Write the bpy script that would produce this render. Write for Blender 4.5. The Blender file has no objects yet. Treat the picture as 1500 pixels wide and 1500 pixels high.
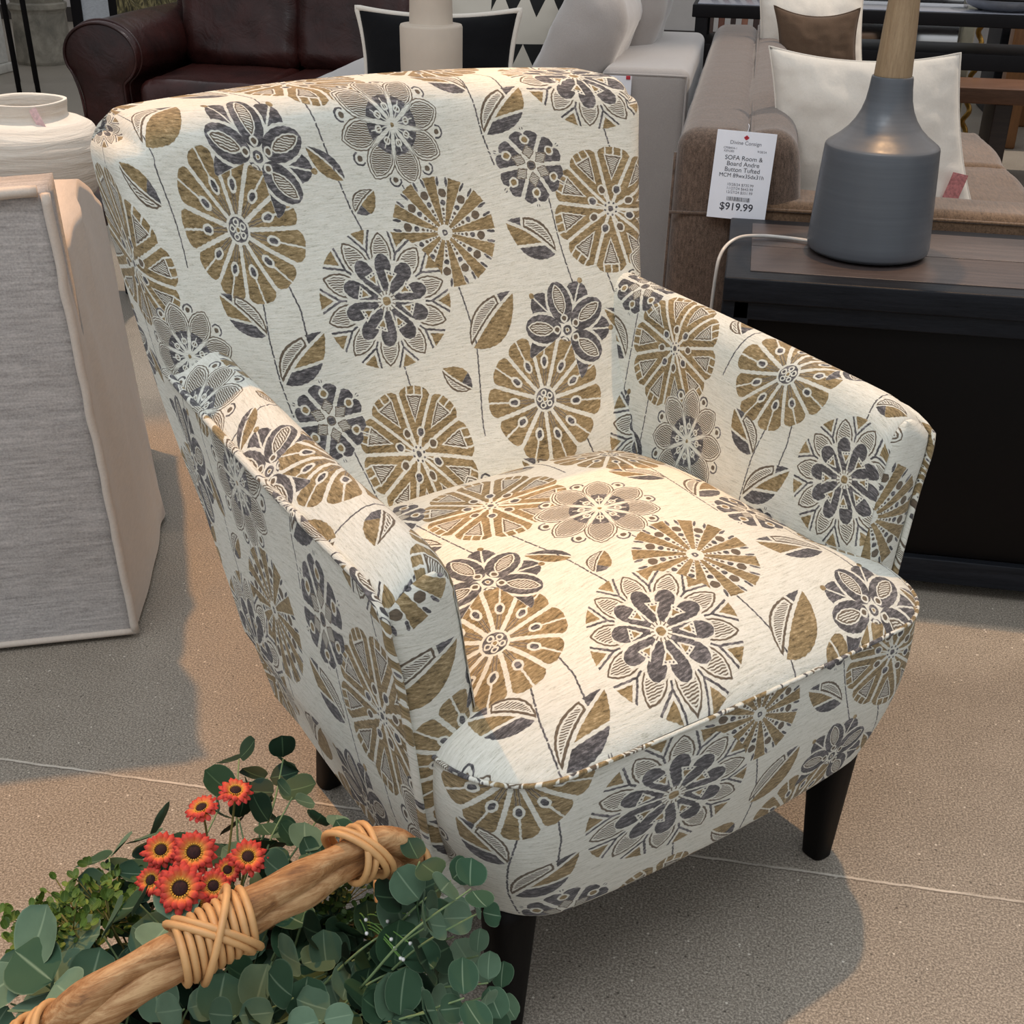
import bpy, bmesh, math, random
import numpy as np
from mathutils import Vector, Matrix, noise as mnoise

PI = math.pi
COL = bpy.context.scene.collection
rnd = random.Random(7)

# ------------------------------------------------------------------ objects and properties
def link(o, parent=None, label=None):
    COL.objects.link(o)
    if parent is not None:
        o.parent = parent
    if label:
        o['label'] = label
    return o

def tag(o, label, cat, group=None, kind=None):
    o['label'] = label
    o['category'] = cat
    if group: o['group'] = group
    if kind: o['kind'] = kind
    return o

def thing(name, label, cat, loc=(0, 0, 0), rotz=0.0, group=None):
    o = bpy.data.objects.new(name, None)
    o.empty_display_size = .05
    COL.objects.link(o)
    o.location = loc
    o.rotation_euler = (0, 0, rotz)
    return tag(o, label, cat, group)

def struct(o):
    o['kind'] = 'structure'
    return o

def obj_from(name, me, m, parent=None, smooth=True, label=None):
    o = bpy.data.objects.new(name, me)
    if m is not None:
        me.materials.append(m)
    if smooth:
        for p in me.polygons: p.use_smooth = True
    return link(o, parent, label)

def pydata(name, vs, fs, m, parent=None, smooth=True, label=None):
    me = bpy.data.meshes.new(name)
    me.from_pydata([tuple(v) for v in vs], [], fs)
    me.update()
    return obj_from(name, me, m, parent, smooth, label)

class MB:
    """collects shapes for ONE mesh"""
    def __init__(s): s.v = []; s.f = []; s.mi = []
    def add(s, vs, fs, mi=0):
        n = len(s.v); s.v += [tuple(v) for v in vs]; s.f += [tuple(i + n for i in f) for f in fs]; s.mi += [mi] * len(fs)
    def build(s, name, mats, parent=None, smooth=True, label=None, weld=0):
        me = bpy.data.meshes.new(name); me.from_pydata(s.v, [], s.f); me.update()
        if not isinstance(mats, (list, tuple)): mats = [mats]
        for m in mats: me.materials.append(m)
        for p, i in zip(me.polygons, s.mi): p.material_index = i; p.use_smooth = smooth
        if weld:
            bm = bmesh.new(); bm.from_mesh(me); bmesh.ops.remove_doubles(bm, verts=bm.verts, dist=weld); bm.to_mesh(me); bm.free()
        o = bpy.data.objects.new(name, me)
        return link(o, parent, label)

def axis_list(h, r, n, k=4):
    L = [-h + r * (1 - math.cos(PI / 2 * i / k)) if False else -h + r * i / k for i in range(k)]
    inner = [-h + r + (2 * h - 2 * r) * i / n for i in range(n + 1)]
    return L + inner + [-x for x in reversed(L)]

def rbox(sx, sy, sz, r=.02, n=(6, 6, 6), k=3, c=(0, 0, 0), fn=None, rot=None):
    """closed rounded box, returns verts, faces"""
    h = (sx / 2, sy / 2, sz / 2)
    r = min(r, min(h) * .98)
    ax = [axis_list(h[i], r, n[i], k) for i in range(3)]
    idx = {}; V = []; F = []
    def vert(p):
        key = (round(p[0], 6), round(p[1], 6), round(p[2], 6))
        if key in idx: return idx[key]
        q = [max(-(h[i] - r), min(h[i] - r, p[i])) for i in range(3)]
        d = [p[i] - q[i] for i in range(3)]
        # spread evenly over the arc
        L = math.sqrt(sum(x * x for x in d)) or 1
        d2 = [math.tan(max(-1, min(1, x / r)) * PI / 4) if abs(x) < r else (1 if x > 0 else -1) for x in d]
        m = math.sqrt(sum(x * x for x in d2)) or 1
        if L < 1e-9: m = 1; d2 = [0, 0, 0]
        pos = [q[i] + r * d2[i] / m for i in range(3)]
        nrm = Vector(d2).normalized() if m else Vector((0, 0, 1))
        P = Vector(pos)
        if fn: P = fn(P, nrm)
        if rot is not None: P = rot @ P
        P = P + Vector(c)
        idx[key] = len(V); V.append(tuple(P)); return idx[key]
    for a in range(3):
        b, cc = (a + 1) % 3, (a + 2) % 3
        for s in (-1, 1):
            for i in range(len(ax[b]) - 1):
                for j in range(len(ax[cc]) - 1):
                    q = []
                    for (ii, jj) in ((i, j), (i + 1, j), (i + 1, j + 1), (i, j + 1)):
                        p = [0, 0, 0]; p[a] = s * h[a]; p[b] = ax[b][ii]; p[cc] = ax[cc][jj]
                        q.append(vert(p))
                    if s < 0: q.reverse()
                    F.append(q)
    return V, F

def lathe(prof, n=40, c=(0, 0, 0), sq=0.0, fn=None):
    V = []; F = []
    for (r, z) in prof:
        for i in range(n):
            a = 2 * PI * i / n
            x, y = math.cos(a), math.sin(a)
            if sq:
                p = (abs(x) ** sq + abs(y) ** sq) ** (-1 / sq); x *= p; y *= p
            P = Vector((r * x, r * y, z))
            if fn: P = fn(P, a)
            V.append((P.x + c[0], P.y + c[1], P.z + c[2]))
    m = len(prof)
    for j in range(m - 1):
        for i in range(n):
            k = (i + 1) % n
            F.append((j * n + i, j * n + k, (j + 1) * n + k, (j + 1) * n + i))
    return V, F

def catmull(pts, n):
    pts = [Vector(p) for p in pts]
    P = [pts[0] * 2 - pts[1]] + pts + [pts[-1] * 2 - pts[-2]]
    out = []
    for i in range(1, len(P) - 2):
        for k in range(n):
            t = k / n
            a, b, c, d = P[i - 1], P[i], P[i + 1], P[i + 2]
            out.append(.5 * ((2 * b) + (-a + c) * t + (2 * a - 5 * b + 4 * c - d) * t * t + (-a + 3 * b - 3 * c + d) * t ** 3))
    out.append(pts[-1])
    return out

def resample(pts, n):
    L = [0]
    for a, b in zip(pts, pts[1:]): L.append(L[-1] + (Vector(b) - Vector(a)).length)
    out = []
    j = 0
    for i in range(n):
        s = L[-1] * i / (n - 1)
        while j < len(L) - 2 and L[j + 1] < s: j += 1
        t = (s - L[j]) / max(1e-9, L[j + 1] - L[j])
        out.append(Vector(pts[j]).lerp(Vector(pts[j + 1]), min(1, max(0, t))))
    return out

def tube(pts, rad, n=8, caps=True, closed=False):
    pts = [Vector(p) for p in pts]
    R = rad if callable(rad) else (lambda t: rad)
    V = []; F = []
    up = None
    m = len(pts)
    for i, p in enumerate(pts):
        if closed: t = (pts[(i + 1) % m] - pts[i - 1])
        else: t = pts[min(i + 1, m - 1)] - pts[max(i - 1, 0)]
        if t.length < 1e-9: t = Vector((0, 0, 1))
        t.normalize()
        if up is None:
            up = Vector((0, 0, 1)) if abs(t.z) < .9 else Vector((1, 0, 0))
        up = (up - t * up.dot(t)).normalized()
        s = t.cross(up)
        r = R(i / max(1, m - 1))
        for k in range(n):
            a = 2 * PI * k / n
            V.append(tuple(p + up * math.cos(a) * r + s * math.sin(a) * r))
    for i in range(m if closed else m - 1):
        for k in range(n):
            a = i * n + k; b = i * n + (k + 1) % n; i2 = (i + 1) % m
            F.append((a, b, i2 * n + (k + 1) % n, i2 * n + k))
    if caps and not closed:
        F.append(tuple(range(n - 1, -1, -1))); F.append(tuple((m - 1) * n + k for k in range(n)))
    return V, F

def box(sx, sy, sz, c=(0, 0, 0), rot=None):
    V = [Vector((x * sx / 2, y * sy / 2, z * sz / 2)) for x in (-1, 1) for y in (-1, 1) for z in (-1, 1)]
    if rot is not None: V = [rot @ v for v in V]
    V = [tuple(v + Vector(c)) for v in V]
    F = [(0, 1, 3, 2), (4, 6, 7, 5), (0, 4, 5, 1), (2, 3, 7, 6), (0, 2, 6, 4), (1, 5, 7, 3)]
    return V, F

def bbox(sx, sy, sz, c=(0, 0, 0), r=.003, rot=None):
    return rbox(sx, sy, sz, r, (1, 1, 1), 2, c, None, rot)

# ------------------------------------------------------------------ materials
class NT:
    def __init__(s, name):
        s.m = bpy.data.materials.new(name); s.m.use_nodes = True
        s.t = s.m.node_tree; s.n = s.t.nodes; s.l = s.t.links
        s.b = s.n['Principled BSDF']
    def node(s, typ, **kw):
        n = s.n.new(typ)
        for k, v in kw.items(): setattr(n, k, v)
        return n
    def link(s, a, b): s.l.new(a, b)
    def coords(s, which='Object', scale=(1, 1, 1)):
        tc = s.node('ShaderNodeTexCoord'); mp = s.node('ShaderNodeMapping')
        mp.inputs['Scale'].default_value = scale
        s.link(tc.outputs[which], mp.inputs[0]); return mp.outputs[0]
    def noise(s, vec, scale, detail=4, rough=.6, dist=0):
        n = s.node('ShaderNodeTexNoise'); n.inputs['Scale'].default_value = scale
        n.inputs['Detail'].default_value = detail; n.inputs['Roughness'].default_value = rough
        n.inputs['Distortion'].default_value = dist
        s.link(vec, n.inputs['Vector']); return n.outputs['Fac']
    def ramp(s, fac, stops, interp='LINEAR'):
        r = s.node('ShaderNodeValToRGB'); r.color_ramp.interpolation = interp
        e = r.color_ramp.elements
        while len(e) < len(stops): e.new(.5)
        for x, (p, c) in zip(e, stops): x.position = p; x.color = (*c[:3], 1) if not isinstance(c, float) else (c, c, c, 1)
        s.link(fac, r.inputs[0]); return r.outputs[0]
    def mix(s, fac, a, b, mode='MIX'):
        n = s.node('ShaderNodeMix', data_type='RGBA', blend_type=mode)
        for sock, v in ((n.inputs['Factor'], fac), (n.inputs[6], a), (n.inputs[7], b)):
            if hasattr(v, 'is_output'): s.link(v, sock)
            elif isinstance(v, (int, float)): sock.default_value = v
            else: sock.default_value = (*v[:3], 1)
        return n.outputs[2]
    def math(s, op, a, b=0.0, clamp=False):
        n = s.node('ShaderNodeMath', operation=op); n.use_clamp = clamp
        for i, v in enumerate((a, b)):
            if hasattr(v, 'is_output'): s.link(v, n.inputs[i])
            else: n.inputs[i].default_value = v
        return n.outputs[0]
    def bump(s, h, strength=.3, dist=.001, prev=None):
        n = s.node('ShaderNodeBump'); n.inputs['Strength'].default_value = strength
        n.inputs['Distance'].default_value = dist
        s.link(h, n.inputs['Height'])
        if prev is not None: s.link(prev, n.inputs['Normal'])
        return n.outputs[0]
    def out(s, col=None, rough=None, bump=None, **kw):
        if col is not None:
            if hasattr(col, 'is_output'): s.link(col, s.b.inputs['Base Color'])
            else: s.b.inputs['Base Color'].default_value = (*col[:3], 1)
        if rough is not None:
            if hasattr(rough, 'is_output'): s.link(rough, s.b.inputs['Roughness'])
            else: s.b.inputs['Roughness'].default_value = rough
        if bump is not None: s.link(bump, s.b.inputs['Normal'])
        for k, v in kw.items(): s.b.inputs[k.replace('_', ' ')].default_value = v
        return s.m

def srgb(r, g, b):
    return tuple(((c / 255) / 12.92 if c / 255 <= .04045 else ((c / 255 + .055) / 1.055) ** 2.4) for c in (r, g, b))

def scl(c, k): return tuple(min(1, x * k) for x in c)

def simple(name, col, rough=.6, nscale=30, amt=.12, bump=.0, stretch=(1, 1, 1), **kw):
    kw.setdefault('Specular_IOR_Level', .15 if max(col) < .02 else .5)
    t = NT(name); v = t.coords('Object', stretch)
    f = t.noise(v, nscale)
    c = t.ramp(f, [(.3, scl(col, 1 - amt)), (.7, scl(col, 1 + amt))])
    b = t.bump(f, bump, .002) if bump else None
    return t.out(c, rough, b, **kw)

def cloth(name, col, scale=700, amt=.15, contrast=.10, rough=.92, slub=True, sheen=.25, big=6, axis=(1, .12, 1), sscale=190):
    t = NT(name); v = t.coords('Object')
    v2 = t.coords('Object', axis)
    fine = t.noise(v, scale, 2)
    sl = t.noise(v2, sscale, 4, .7) if slub else fine
    blot = t.noise(v, big, 3)
    f = t.math('ADD', t.math('MULTIPLY', fine, .4), t.math('MULTIPLY', sl, .6))
    c = t.ramp(f, [(.32, scl(col, 1 - amt)), (.68, scl(col, 1 + amt))])
    c = t.mix(t.math('MULTIPLY', blot, contrast * 2), c, scl(col, .8))
    w = t.noise(v, 14, 3, .5, .4)
    n1 = t.bump(w, .25, .01); n2 = t.bump(f, .5, .0012, n1)
    return t.out(c, rough, n2, Sheen_Weight=sheen, Sheen_Roughness=.5, Specular_IOR_Level=.2)

def wood(name, c1, c2, rough=.45, scale=9, stretch=(1, 12, 12), bump=.15, spec=.4):
    t = NT(name); v = t.coords('Object', stretch)
    f = t.noise(v, scale, 6, .65, .6)
    g = t.noise(v, scale * 9, 3, .6)
    f2 = t.math('ADD', t.math('MULTIPLY', f, .7), t.math('MULTIPLY', g, .3))
    c = t.ramp(f2, [(.3, c1), (.7, c2)])
    return t.out(c, rough, t.bump(f2, bump, .002), Specular_IOR_Level=spec if max(c2) > .03 else .12)

# ------------------------------------------------------------------ the printed fabric
# positions of the motifs in one repeat (metres on the cloth), half-drop repeat of 0.80 x 0.57
TW, TH = .80, .57
MOTIF = dict(A=(.012, -.012), B=(.068, .070), C=(.184, -.345), D=(.268, .104), E=(.306, -.046), F=(.190, -.125), G=(.064, -.270))
def build_print():
    SX, SY = 3600, 2560
    px = TW / SX; py = TH / SY
    img = np.zeros((SY, SX), np.uint8)           # 0 ground, 1 tan, 2 slate, 3 brown line
    g = np.random.RandomState(3)
    def window(cx, cy, R, R2=None):
        R2 = R2 or R
        x0 = int(math.floor((cx - R) / px)); x1 = int(math.ceil((cx + R) / px))
        y0 = int(math.floor((cy - R2) / py)); y1 = int(math.ceil((cy + R2) / py))
        X, Y = np.meshgrid((np.arange(x0, x1) + .5) * px - cx, (np.arange(y0, y1) + .5) * py - cy)
        ix = np.arange(x0, x1) % SX; iy = np.arange(y0, y1) % SY
        wob = .00045
        Xw = X + wob * np.sin(Y * 700 + 1.3) * np.sin(X * 420 + Y * 210)
        Yw = Y + wob * np.sin(X * 640 + .4) * np.sin(Y * 430 - X * 170)
        return Xw, Yw, ix, iy
    def stamp(cls, ix, iy):
        sub = img[np.ix_(iy, ix)]
        k = cls >= 0
        sub[k] = cls[k]
        img[np.ix_(iy, ix)] = sub
    def sect(th, n, off=0.0):
        w = 2 * PI / n
        q = (th - off + w / 2) % w - w / 2
        k = np.floor((th - off + w / 2) / w)
        return q, k
    def hatch(X, Y, p=.0042, a=0.15, dens=-.05):
        s = np.sin((Y + a * X + .0003 * np.sin(X * 300)) * 2 * PI / (p * .86))
        return s > dens
    def ell(x, y, cx, cy, a, b): return ((x - cx) / a) ** 2 + ((y - cy) / b) ** 2
    def base(cx, cy, R):
        X, Y, ix, iy = window(cx, cy, R * 1.15)
        r = np.hypot(X, Y) / R; th = np.arctan2(Y, X)
        return X, Y, ix, iy, r, th
    def fl_A(cx, cy, R=.090):
        X, Y, ix, iy, r, th = base(cx, cy, R)
        cls = np.full(r.shape, -1, int)
        q, k = sect(th, 11, .25); x = r * np.cos(q); y = r * np.sin(q)
        vari = 1 - .03 * np.sin(k * 2.3)
        cls[r < .93] = 0
        qm = PI / 11
        pet = (r < vari * (1 - .15 * np.abs(q / qm) ** 4)) & (np.abs(y) < r * np.sin(qm) - .030) & (r > .16)
        cls[~pet & (r > .98)] = -1
        cls[pet] = 1
        cls[pet & (np.abs(y) < .014) & (x > .60)] = 0
        cls[pet & (np.abs(np.abs(y) - .022) < .009) & (x < .46)] = 3
        e = ell(x, y, .56, 0, .105, .072); cls[e < 1] = 0
        cls[ell(x, y, .56, 0, .068, .040) < 1] = 2
        cls[r < .20] = 0; cls[r < .165] = 2
        for j in range(5):
            a = j * 2 * PI / 5 + .4; ee = np.hypot(r * np.cos(th) - .1 * math.cos(a), r * np.sin(th) - .1 * math.sin(a))
            cls[ee < .05] = 0; cls[ee < .026] = 2
        cls[r < .05] = 0; cls[r < .03] = 1
        stamp(cls, ix, iy)
    def fl_B(cx, cy, R=.071):
        X, Y, ix, iy, r, th = base(cx, cy, R)
        cls = np.full(r.shape, -1, int)
        cls[r < .86] = 0
        q, k = sect(th, 5, math.radians(-122)); x = r * np.cos(q); y = r * np.sin(q)
        q2, _ = sect(th, 5, math.radians(-122) + PI / 5); x2 = r * np.cos(q2); y2 = r * np.sin(q2)
        cres = (ell(x2, y2, .62, 0, .40, .30) < 1)
        cls[cres] = 2
        cls[cres & (np.abs(y2) < .018)] = 0
        cls[np.hypot(x2 - 1.05, y2) < .06] = 1
        cls[ell(x, y, .56, 0, .47, .33) < 1] = 0
        cls[ell(x, y, .56, 0, .42, .275) < 1] = 2
        lens = (ell(x, y, .62, .12, .36, .26) < 1) & (ell(x, y, .62, -.12, .36, .26) < 1)
        cls[lens] = 0
        l2 = (ell(x, y, .62, .12, .33, .235) < 1) & (ell(x, y, .62, -.12, .33, .235) < 1)
        cls[l2] = 3
        l3 = (ell(x, y, .62, .12, .30, .215) < 1) & (ell(x, y, .62, -.12, .30, .215) < 1)
        cls[l3] = 0
        cls[l3 & hatch(X, Y, .0036)] = 3
        e = np.hypot(x - .24, y); cls[e < .085] = 0; cls[e < .05] = 3
        q5 = (th - math.radians(-122) + PI) % (2 * PI) - PI
        cls[(np.abs(q5) < PI / 5 * 1.02) & (r > .22)] = -1
        cls[r < .15] = 0; cls[r < .10] = 2; cls[r < .05] = 0; cls[r < .03] = 1
        stamp(cls, ix, iy)
    def fl_C(cx, cy, R=.096):
        X, Y, ix, iy, r, th = base(cx, cy, R)
        cls = np.full(r.shape, -1, int)
        cls[r < 1.0] = 0
        q, k = sect(th, 10, .1); x = r * np.cos(q); y = r * np.sin(q); qm = PI / 10
        pet = (r < 1 - .12 * np.abs(q / qm) ** 3.5) & (np.abs(y) < r * np.sin(qm) - .024)
        cls[r > .985] = np.where(pet[r > .985], 1, -1)
        cls[pet] = 1
        for s in (-.13, 0, .13):
            cls[pet & (np.abs(y - s) < .013) & (x > .86)] = 0
        drop = (np.abs(y) < (x - .44) * .36) & (np.hypot(x - .68, y) < .24) & (x < .875)
        cls[drop] = 0
        d2 = (np.abs(y) < (x - .475) * .35 - .005) & (np.hypot(x - .68, y) < .21) & (x < .85)
        cls[d2] = 3
        d3 = (np.abs(y) < (x - .51) * .34 - .012) & (np.hypot(x - .68, y) < .185) & (x < .83)
        cls[d3] = 0
        cls[d3 & hatch(X, Y, .0036, .5)] = 3
        q2, k2 = sect(th, 8, .3); x2 = r * np.cos(q2); y2 = r * np.sin(q2)
        e = ell(x2, y2, .32, 0, .085, .072)
        cls[(np.abs(y2) < .012) & (x2 < .3)] = 0
        cls[e < 1] = 0
        cls[e < .48] = np.where((k2[e < .48] % 2) == 0, 3, 2)
        cls[r < .12] = 0
        q3, _ = sect(th, 8, .1); cls[np.hypot(r * np.cos(q3) - .095, r * np.sin(q3)) < .018] = 2
        cls[r < .045] = 2
        stamp(cls, ix, iy)
    def fl_D(cx, cy, R=.078):
        X, Y, ix, iy, r, th = base(cx, cy, R)
        cls = np.full(r.shape, -1, int)
        cls[r < .55] = 0
        q, k = sect(th, 8, .2); x = r * np.cos(q); y = r * np.sin(q)
        q2, _ = sect(th, 8, .2 + PI / 8); x2 = r * np.cos(q2); y2 = r * np.sin(q2)
        def petal(sc):
            return (ell(x, y, .66, .17, .42 * sc, .44 * sc) < 1) & (ell(x, y, .66, -.17, .42 * sc, .44 * sc) < 1) & (np.abs(y) < np.maximum(0, x - .18) * .60 * sc)
        e = np.hypot(x2 - .93, y2); cls[(e < .125) & (x2 > .90)] = 2; cls[e < .092] = 0; cls[e < .050] = 3
        cls[petal(1.06)] = 0; cls[petal(1.0)] = 3; cls[petal(.95)] = 0; cls[petal(.88)] = 3; cls[petal(.83)] = 0
        pp = petal(.80) & (x > .46)
        cls[pp] = 3
        cls[pp & ~hatch(X, Y, .0034, .1, -.45)] = 0
        w = (r < .50) & (np.abs(y) < r * .36 - .03); cls[w] = 2
        e = np.hypot(x - .30, y); cls[e < .068] = 0; cls[e < .036] = 3
        cls[(np.abs(y) < .010) & (r < .45)] = 0
        cls[r < .07] = 0; cls[r < .04] = 1
        stamp(cls, ix, iy)
    def fl_E(cx, cy, R=.079):
        X, Y, ix, iy, r, th = base(cx, cy, R)
        cls = np.full(r.shape, -1, int)
        cls[r < .99] = 0
        q, k = sect(th, 12, .0); x = r * np.cos(q); y = r * np.sin(q)
        cls[(np.abs(y) < r * .115 + .012) & (r > .14) & (x < .98)] = 1
        q, k = sect(th, 12, PI / 12); x = r * np.cos(q); y = r * np.sin(q)
        for (c, rr, cl) in ((.70, .078, 3), (.53, .048, 2), (.41, .030, 3), (.33, .022, 2), (.26, .018, 3), (.2, .015, 3)):
            cls[np.hypot(x - c, y) < rr] = cl
        for s in (-.085, .085):
            e = ell(x, y, .90, s, .085, .026); cls[e < 1] = 2
        cls[r < .10] = 0; cls[r < .055] = 2; cls[r < .02] = 0
        stamp(cls, ix, iy)
    def fl_F(cx, cy, R=.098):
        X, Y, ix, iy, r, th = base(cx, cy, R)
        cls = np.full(r.shape, -1, int)
        cls[r < .97] = 0
        n = 10
        q, k = sect(th, n, .15); x = r * np.cos(q); y = r * np.sin(q)
        q2, _ = sect(th, n, .15 + PI / n); x2 = r * np.cos(q2); y2 = r * np.sin(q2)
        tri = (x2 > .80) & (np.abs(y2) < (x2 - .80) * .62) & (r < .985); cls[tri] = 1
        cls[(np.abs(np.abs(y2) - (x2 - .70) * .60 - .0) < .018) & (x2 > .68) & (r < .98)] = 2
        cls[(np.abs(y2) < .014) & (x2 > .60) & (x2 < .71)] = 2
        def pet(s): return (ell(x, y, .66, .19, .35 * s, .345 * s) < 1) & (ell(x, y, .66, -.19, .35 * s, .345 * s) < 1)
        cls[pet(1.06)] = 0; cls[pet(1.0)] = 3; cls[pet(.93)] = 0; cls[pet(.87) & hatch(X, Y, .0036, .1)] = 3
        cls[(r < .66) & (ell(x, y, .49, 0, .20, .155) < 1)] = 0
        cls[ell(x, y, .49, 0, .165, .122) < 1] = 2
        w = (r < .42) & (r > .14) & (np.abs(y) < r * .30 - .012); cls[w] = 2
        q4, _ = sect(th, 8, .35); x4 = r * np.cos(q4); y4 = r * np.sin(q4)
        t4 = (x4 > .24) & (x4 < .43) & (np.abs(y4) < (x4 - .22) * .48); cls[t4] = 0
        cls[(x4 > .285) & (x4 < .375) & (np.abs(y4) < (x4 - .27) * .44)] = 1
        for s in (-.05, 0, .05): cls[np.hypot(x4 - .40, y4 - s) < .013] = 2
        cls[r < .135] = 0
        q3, _ = sect(th, 14, 0); cls[(r > .09) & (r < .15) & (np.abs(r * np.sin(q3)) < .008)] = 3
        cls[r < .062] = 1
        stamp(cls, ix, iy)
    def fl_G(cx, cy, R=.053):
        X, Y, ix, iy, r, th = base(cx, cy, R)
        cls = np.full(r.shape, -1, int)
        cls[r < .8] = 0
        q, k = sect(th, 6, .5); x = r * np.cos(q); y = r * np.sin(q); qm = PI / 6
        pet = (r < .99 - .12 * np.abs(np.abs(q / qm) - .42) ** 1.5 - .10 * np.abs(q / qm) ** 5 - .05 * np.exp(-(q / .1) ** 2)) & (np.abs(y) < r * np.sin(qm) - .05) & (r > .25)
        cls[pet] = 2
        cls[np.hypot(x - 1.04, y) < .05] = 2
        e = np.hypot(x - .72, y); cls[e < .135] = 0; cls[e < .085] = 1
        cls[(np.abs(y) < .022) & (x > .80)] = 0
        kite = (np.abs(y) < np.minimum((x - .16) * .9, (.60 - x) * .75)) & (x > .17); cls[kite] = 3
        kite = (np.abs(y) < np.minimum((x - .16) * .9, (.60 - x) * .75) - .03) & (x > .17); cls[kite] = 0
        cls[kite & hatch(X, Y, .003, .4)] = 3
        cls[r < .17] = 0; cls[r < .13] = 3; cls[r < .10] = 2
        stamp(cls, ix, iy)
    def leaf(bx, by, tx, ty, wid=.42, side=1, kind=0):
        L = math.hypot(tx - bx, ty - by); cx, cy = (bx + tx) / 2, (by + ty) / 2
        X, Y, ix, iy = window(cx, cy, L * .62)
        ux, uy = (tx - bx) / L, (ty - by) / L
        x = ((X + cx - bx) * ux + (Y + cy - by) * uy) / L
        y = side * (-(X + cx - bx) * uy + (Y + cy - by) * ux) / L
        cls = np.full(x.shape, -1, int)
        xx = np.clip(x, 0, 1)
        env = wid * (np.sin(PI * xx ** .85) ** .8) * .62
        ins = (x > 0) & (x < 1)
        mid = .05 * np.sin(PI * xx)
        up = ins & (y > mid + .022) & (y < env); lo = ins & (y < mid - .022) & (y > -env)
        if kind == 0:      # hatched half, slate tip, tan half, slate wedge
            hb = up & (x < .66 + y * .5)
            cls[hb] = 3
            cls[hb & (y < env - .035) & (y > mid + .055) & (x < .63 + y * .5)] = 0
            cls[hb & (y < env - .06) & (y > mid + .075) & (x < .60 + y * .5) & hatch(X, Y, .0034)] = 3
            cls[up & (x > .71 + y * .5)] = 2
            cls[lo] = 1
            cut = (y + .02) + (x - .12) * .62
            wedge = lo & (cut < .12) & (x < .78)
            cls[lo & (np.abs(cut - .12) < .025) & (x < .78)] = 0
            cls[wedge & (cut < .095)] = 2
        elif kind == 1:    # hatched half, slate tip, tan half with a vein
            hb = up & (x < .70 + y * .4)
            cls[hb] = 3
            cls[hb & (y < env - .03) & (y > mid + .05) & (x < .67 + y * .4)] = 0
            cls[hb & (y < env - .055) & (y > mid + .07) & (x < .64 + y * .4) & hatch(X, Y, .0032)] = 3
            cls[up & (x > .74 + y * .4)] = 2
            cls[lo] = 1
            cls[lo & (np.abs(y + .05 + (x - .35) * -.05 + .10 * (1 - xx)) < .0)] = 0
            cls[lo & (np.abs((y + .30) - (x - .78) * .55) < .018) & (x > .5)] = 0
        elif kind == 2:    # tan half, slate half
            cls[up] = 2; cls[lo] = 1
            cls[lo & (np.abs(x - .55) < .0)] = 0
        else:              # small: hatched half, tan half
            cls[up] = 3
            cls[up & (y < env - .05) & (y > mid + .07)] = 0
            cls[up & (y < env - .08) & (y > mid + .09) & hatch(X, Y, .0036)] = 3
            cls[lo] = 1
            cls[lo & (x < .32)] = 2
        stamp(cls, ix, iy)
    def line(pts, w=.0011, dash=True):
        for (ax, ay), (bx, by) in zip(pts, pts[1:]):
            cx, cy = (ax + bx) / 2, (ay + by) / 2
            X, Y, ix, iy = window(cx, cy, abs(ax - bx) / 2 + .004, abs(ay - by) / 2 + .004)
            L = math.hypot(bx - ax, by - ay)
            u = ((X + cx - ax) * (bx - ax) + (Y + cy - ay) * (by - ay)) / L
            v = (-(X + cx - ax) * (by - ay) + (Y + cy - ay) * (bx - ax)) / L
            cls = np.full(X.shape, -1, int)
            on = (np.abs(v) < w) & (u > -.0005) & (u < L + .0005)
            if dash: on &= ((u + ay * 7) % .031) > .0016
            cls[on] = 2
            stamp(cls, ix, iy)
    for (dx, dy) in ((0, 0), (.40, .285)):
        O = lambda k: (MOTIF[k][0] + dx, MOTIF[k][1] + dy)
        P = lambda *pts: [(x + dx, y + dy) for x, y in pts]
        line(P((.020, -.09), (.012, -.15), (.009, -.210), (.010, -.258)))
        line(P((.058, -.070), (.066, -.115), (.064, -.160)), dash=False)
        line(P((.152, .165), (.160, .100), (.176, .0), (.184, -.030)))
        line(P((.196, -.222), (.200, -.26)))
        line(P((.303, -.125), (.313, -.21), (.309, -.28), (.303, -.337)), dash=False)
        line(P((.082, -.318), (.090, -.39), (.096, -.443)))
        line(P((.262, .025), (.272, -.0)))
        fl_C(*O('C')); fl_D(*O('D')); fl_E(*O('E')); fl_F(*O('F')); fl_G(*O('G')); fl_A(*O('A')); fl_B(*O('B'))
        L = lambda b, t, **k: leaf(b[0] + dx, b[1] + dy, t[0] + dx, t[1] + dy, **k)
        L((.010, -.146), (-.050, -.088), wid=.46, side=-1, kind=0)
        L((.014, -.213), (.088, -.148), wid=.44, side=1, kind=0)
        L((.178, .038), (.137, .083), wid=.36, side=-1, kind=2)
        L((.182, -.006), (.216, .022), wid=.60, side=1, kind=3)
        L((.079, .178), (.003, .234), wid=.44, side=-1, kind=0)
        L((.306, -.213), (.388, -.146), wid=.46, side=1, kind=1)
        L((.296, -.270), (.253, -.236), wid=.50, side=1, kind=3)
    # to masks: R tan, G slate, B brown line
    ch = []
    for c in (1, 2, 3):
        m = (img == c).astype(np.float32)
        m = m.reshape(SY // 2, 2, SX // 2, 2).mean(axis=(1, 3))
        ch.append(m)
    W, H = SX // 2, SY // 2
    out = np.ones((H, W, 4), np.float32)
    for i in range(3): out[..., i] = ch[i]
    im = bpy.data.images.new('floral_print', W, H, alpha=False, float_buffer=False)
    im.colorspace_settings.name = 'Non-Color'
    im.pixels.foreach_set(out.ravel())
    im.update(); im.pack()
    return im

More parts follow.
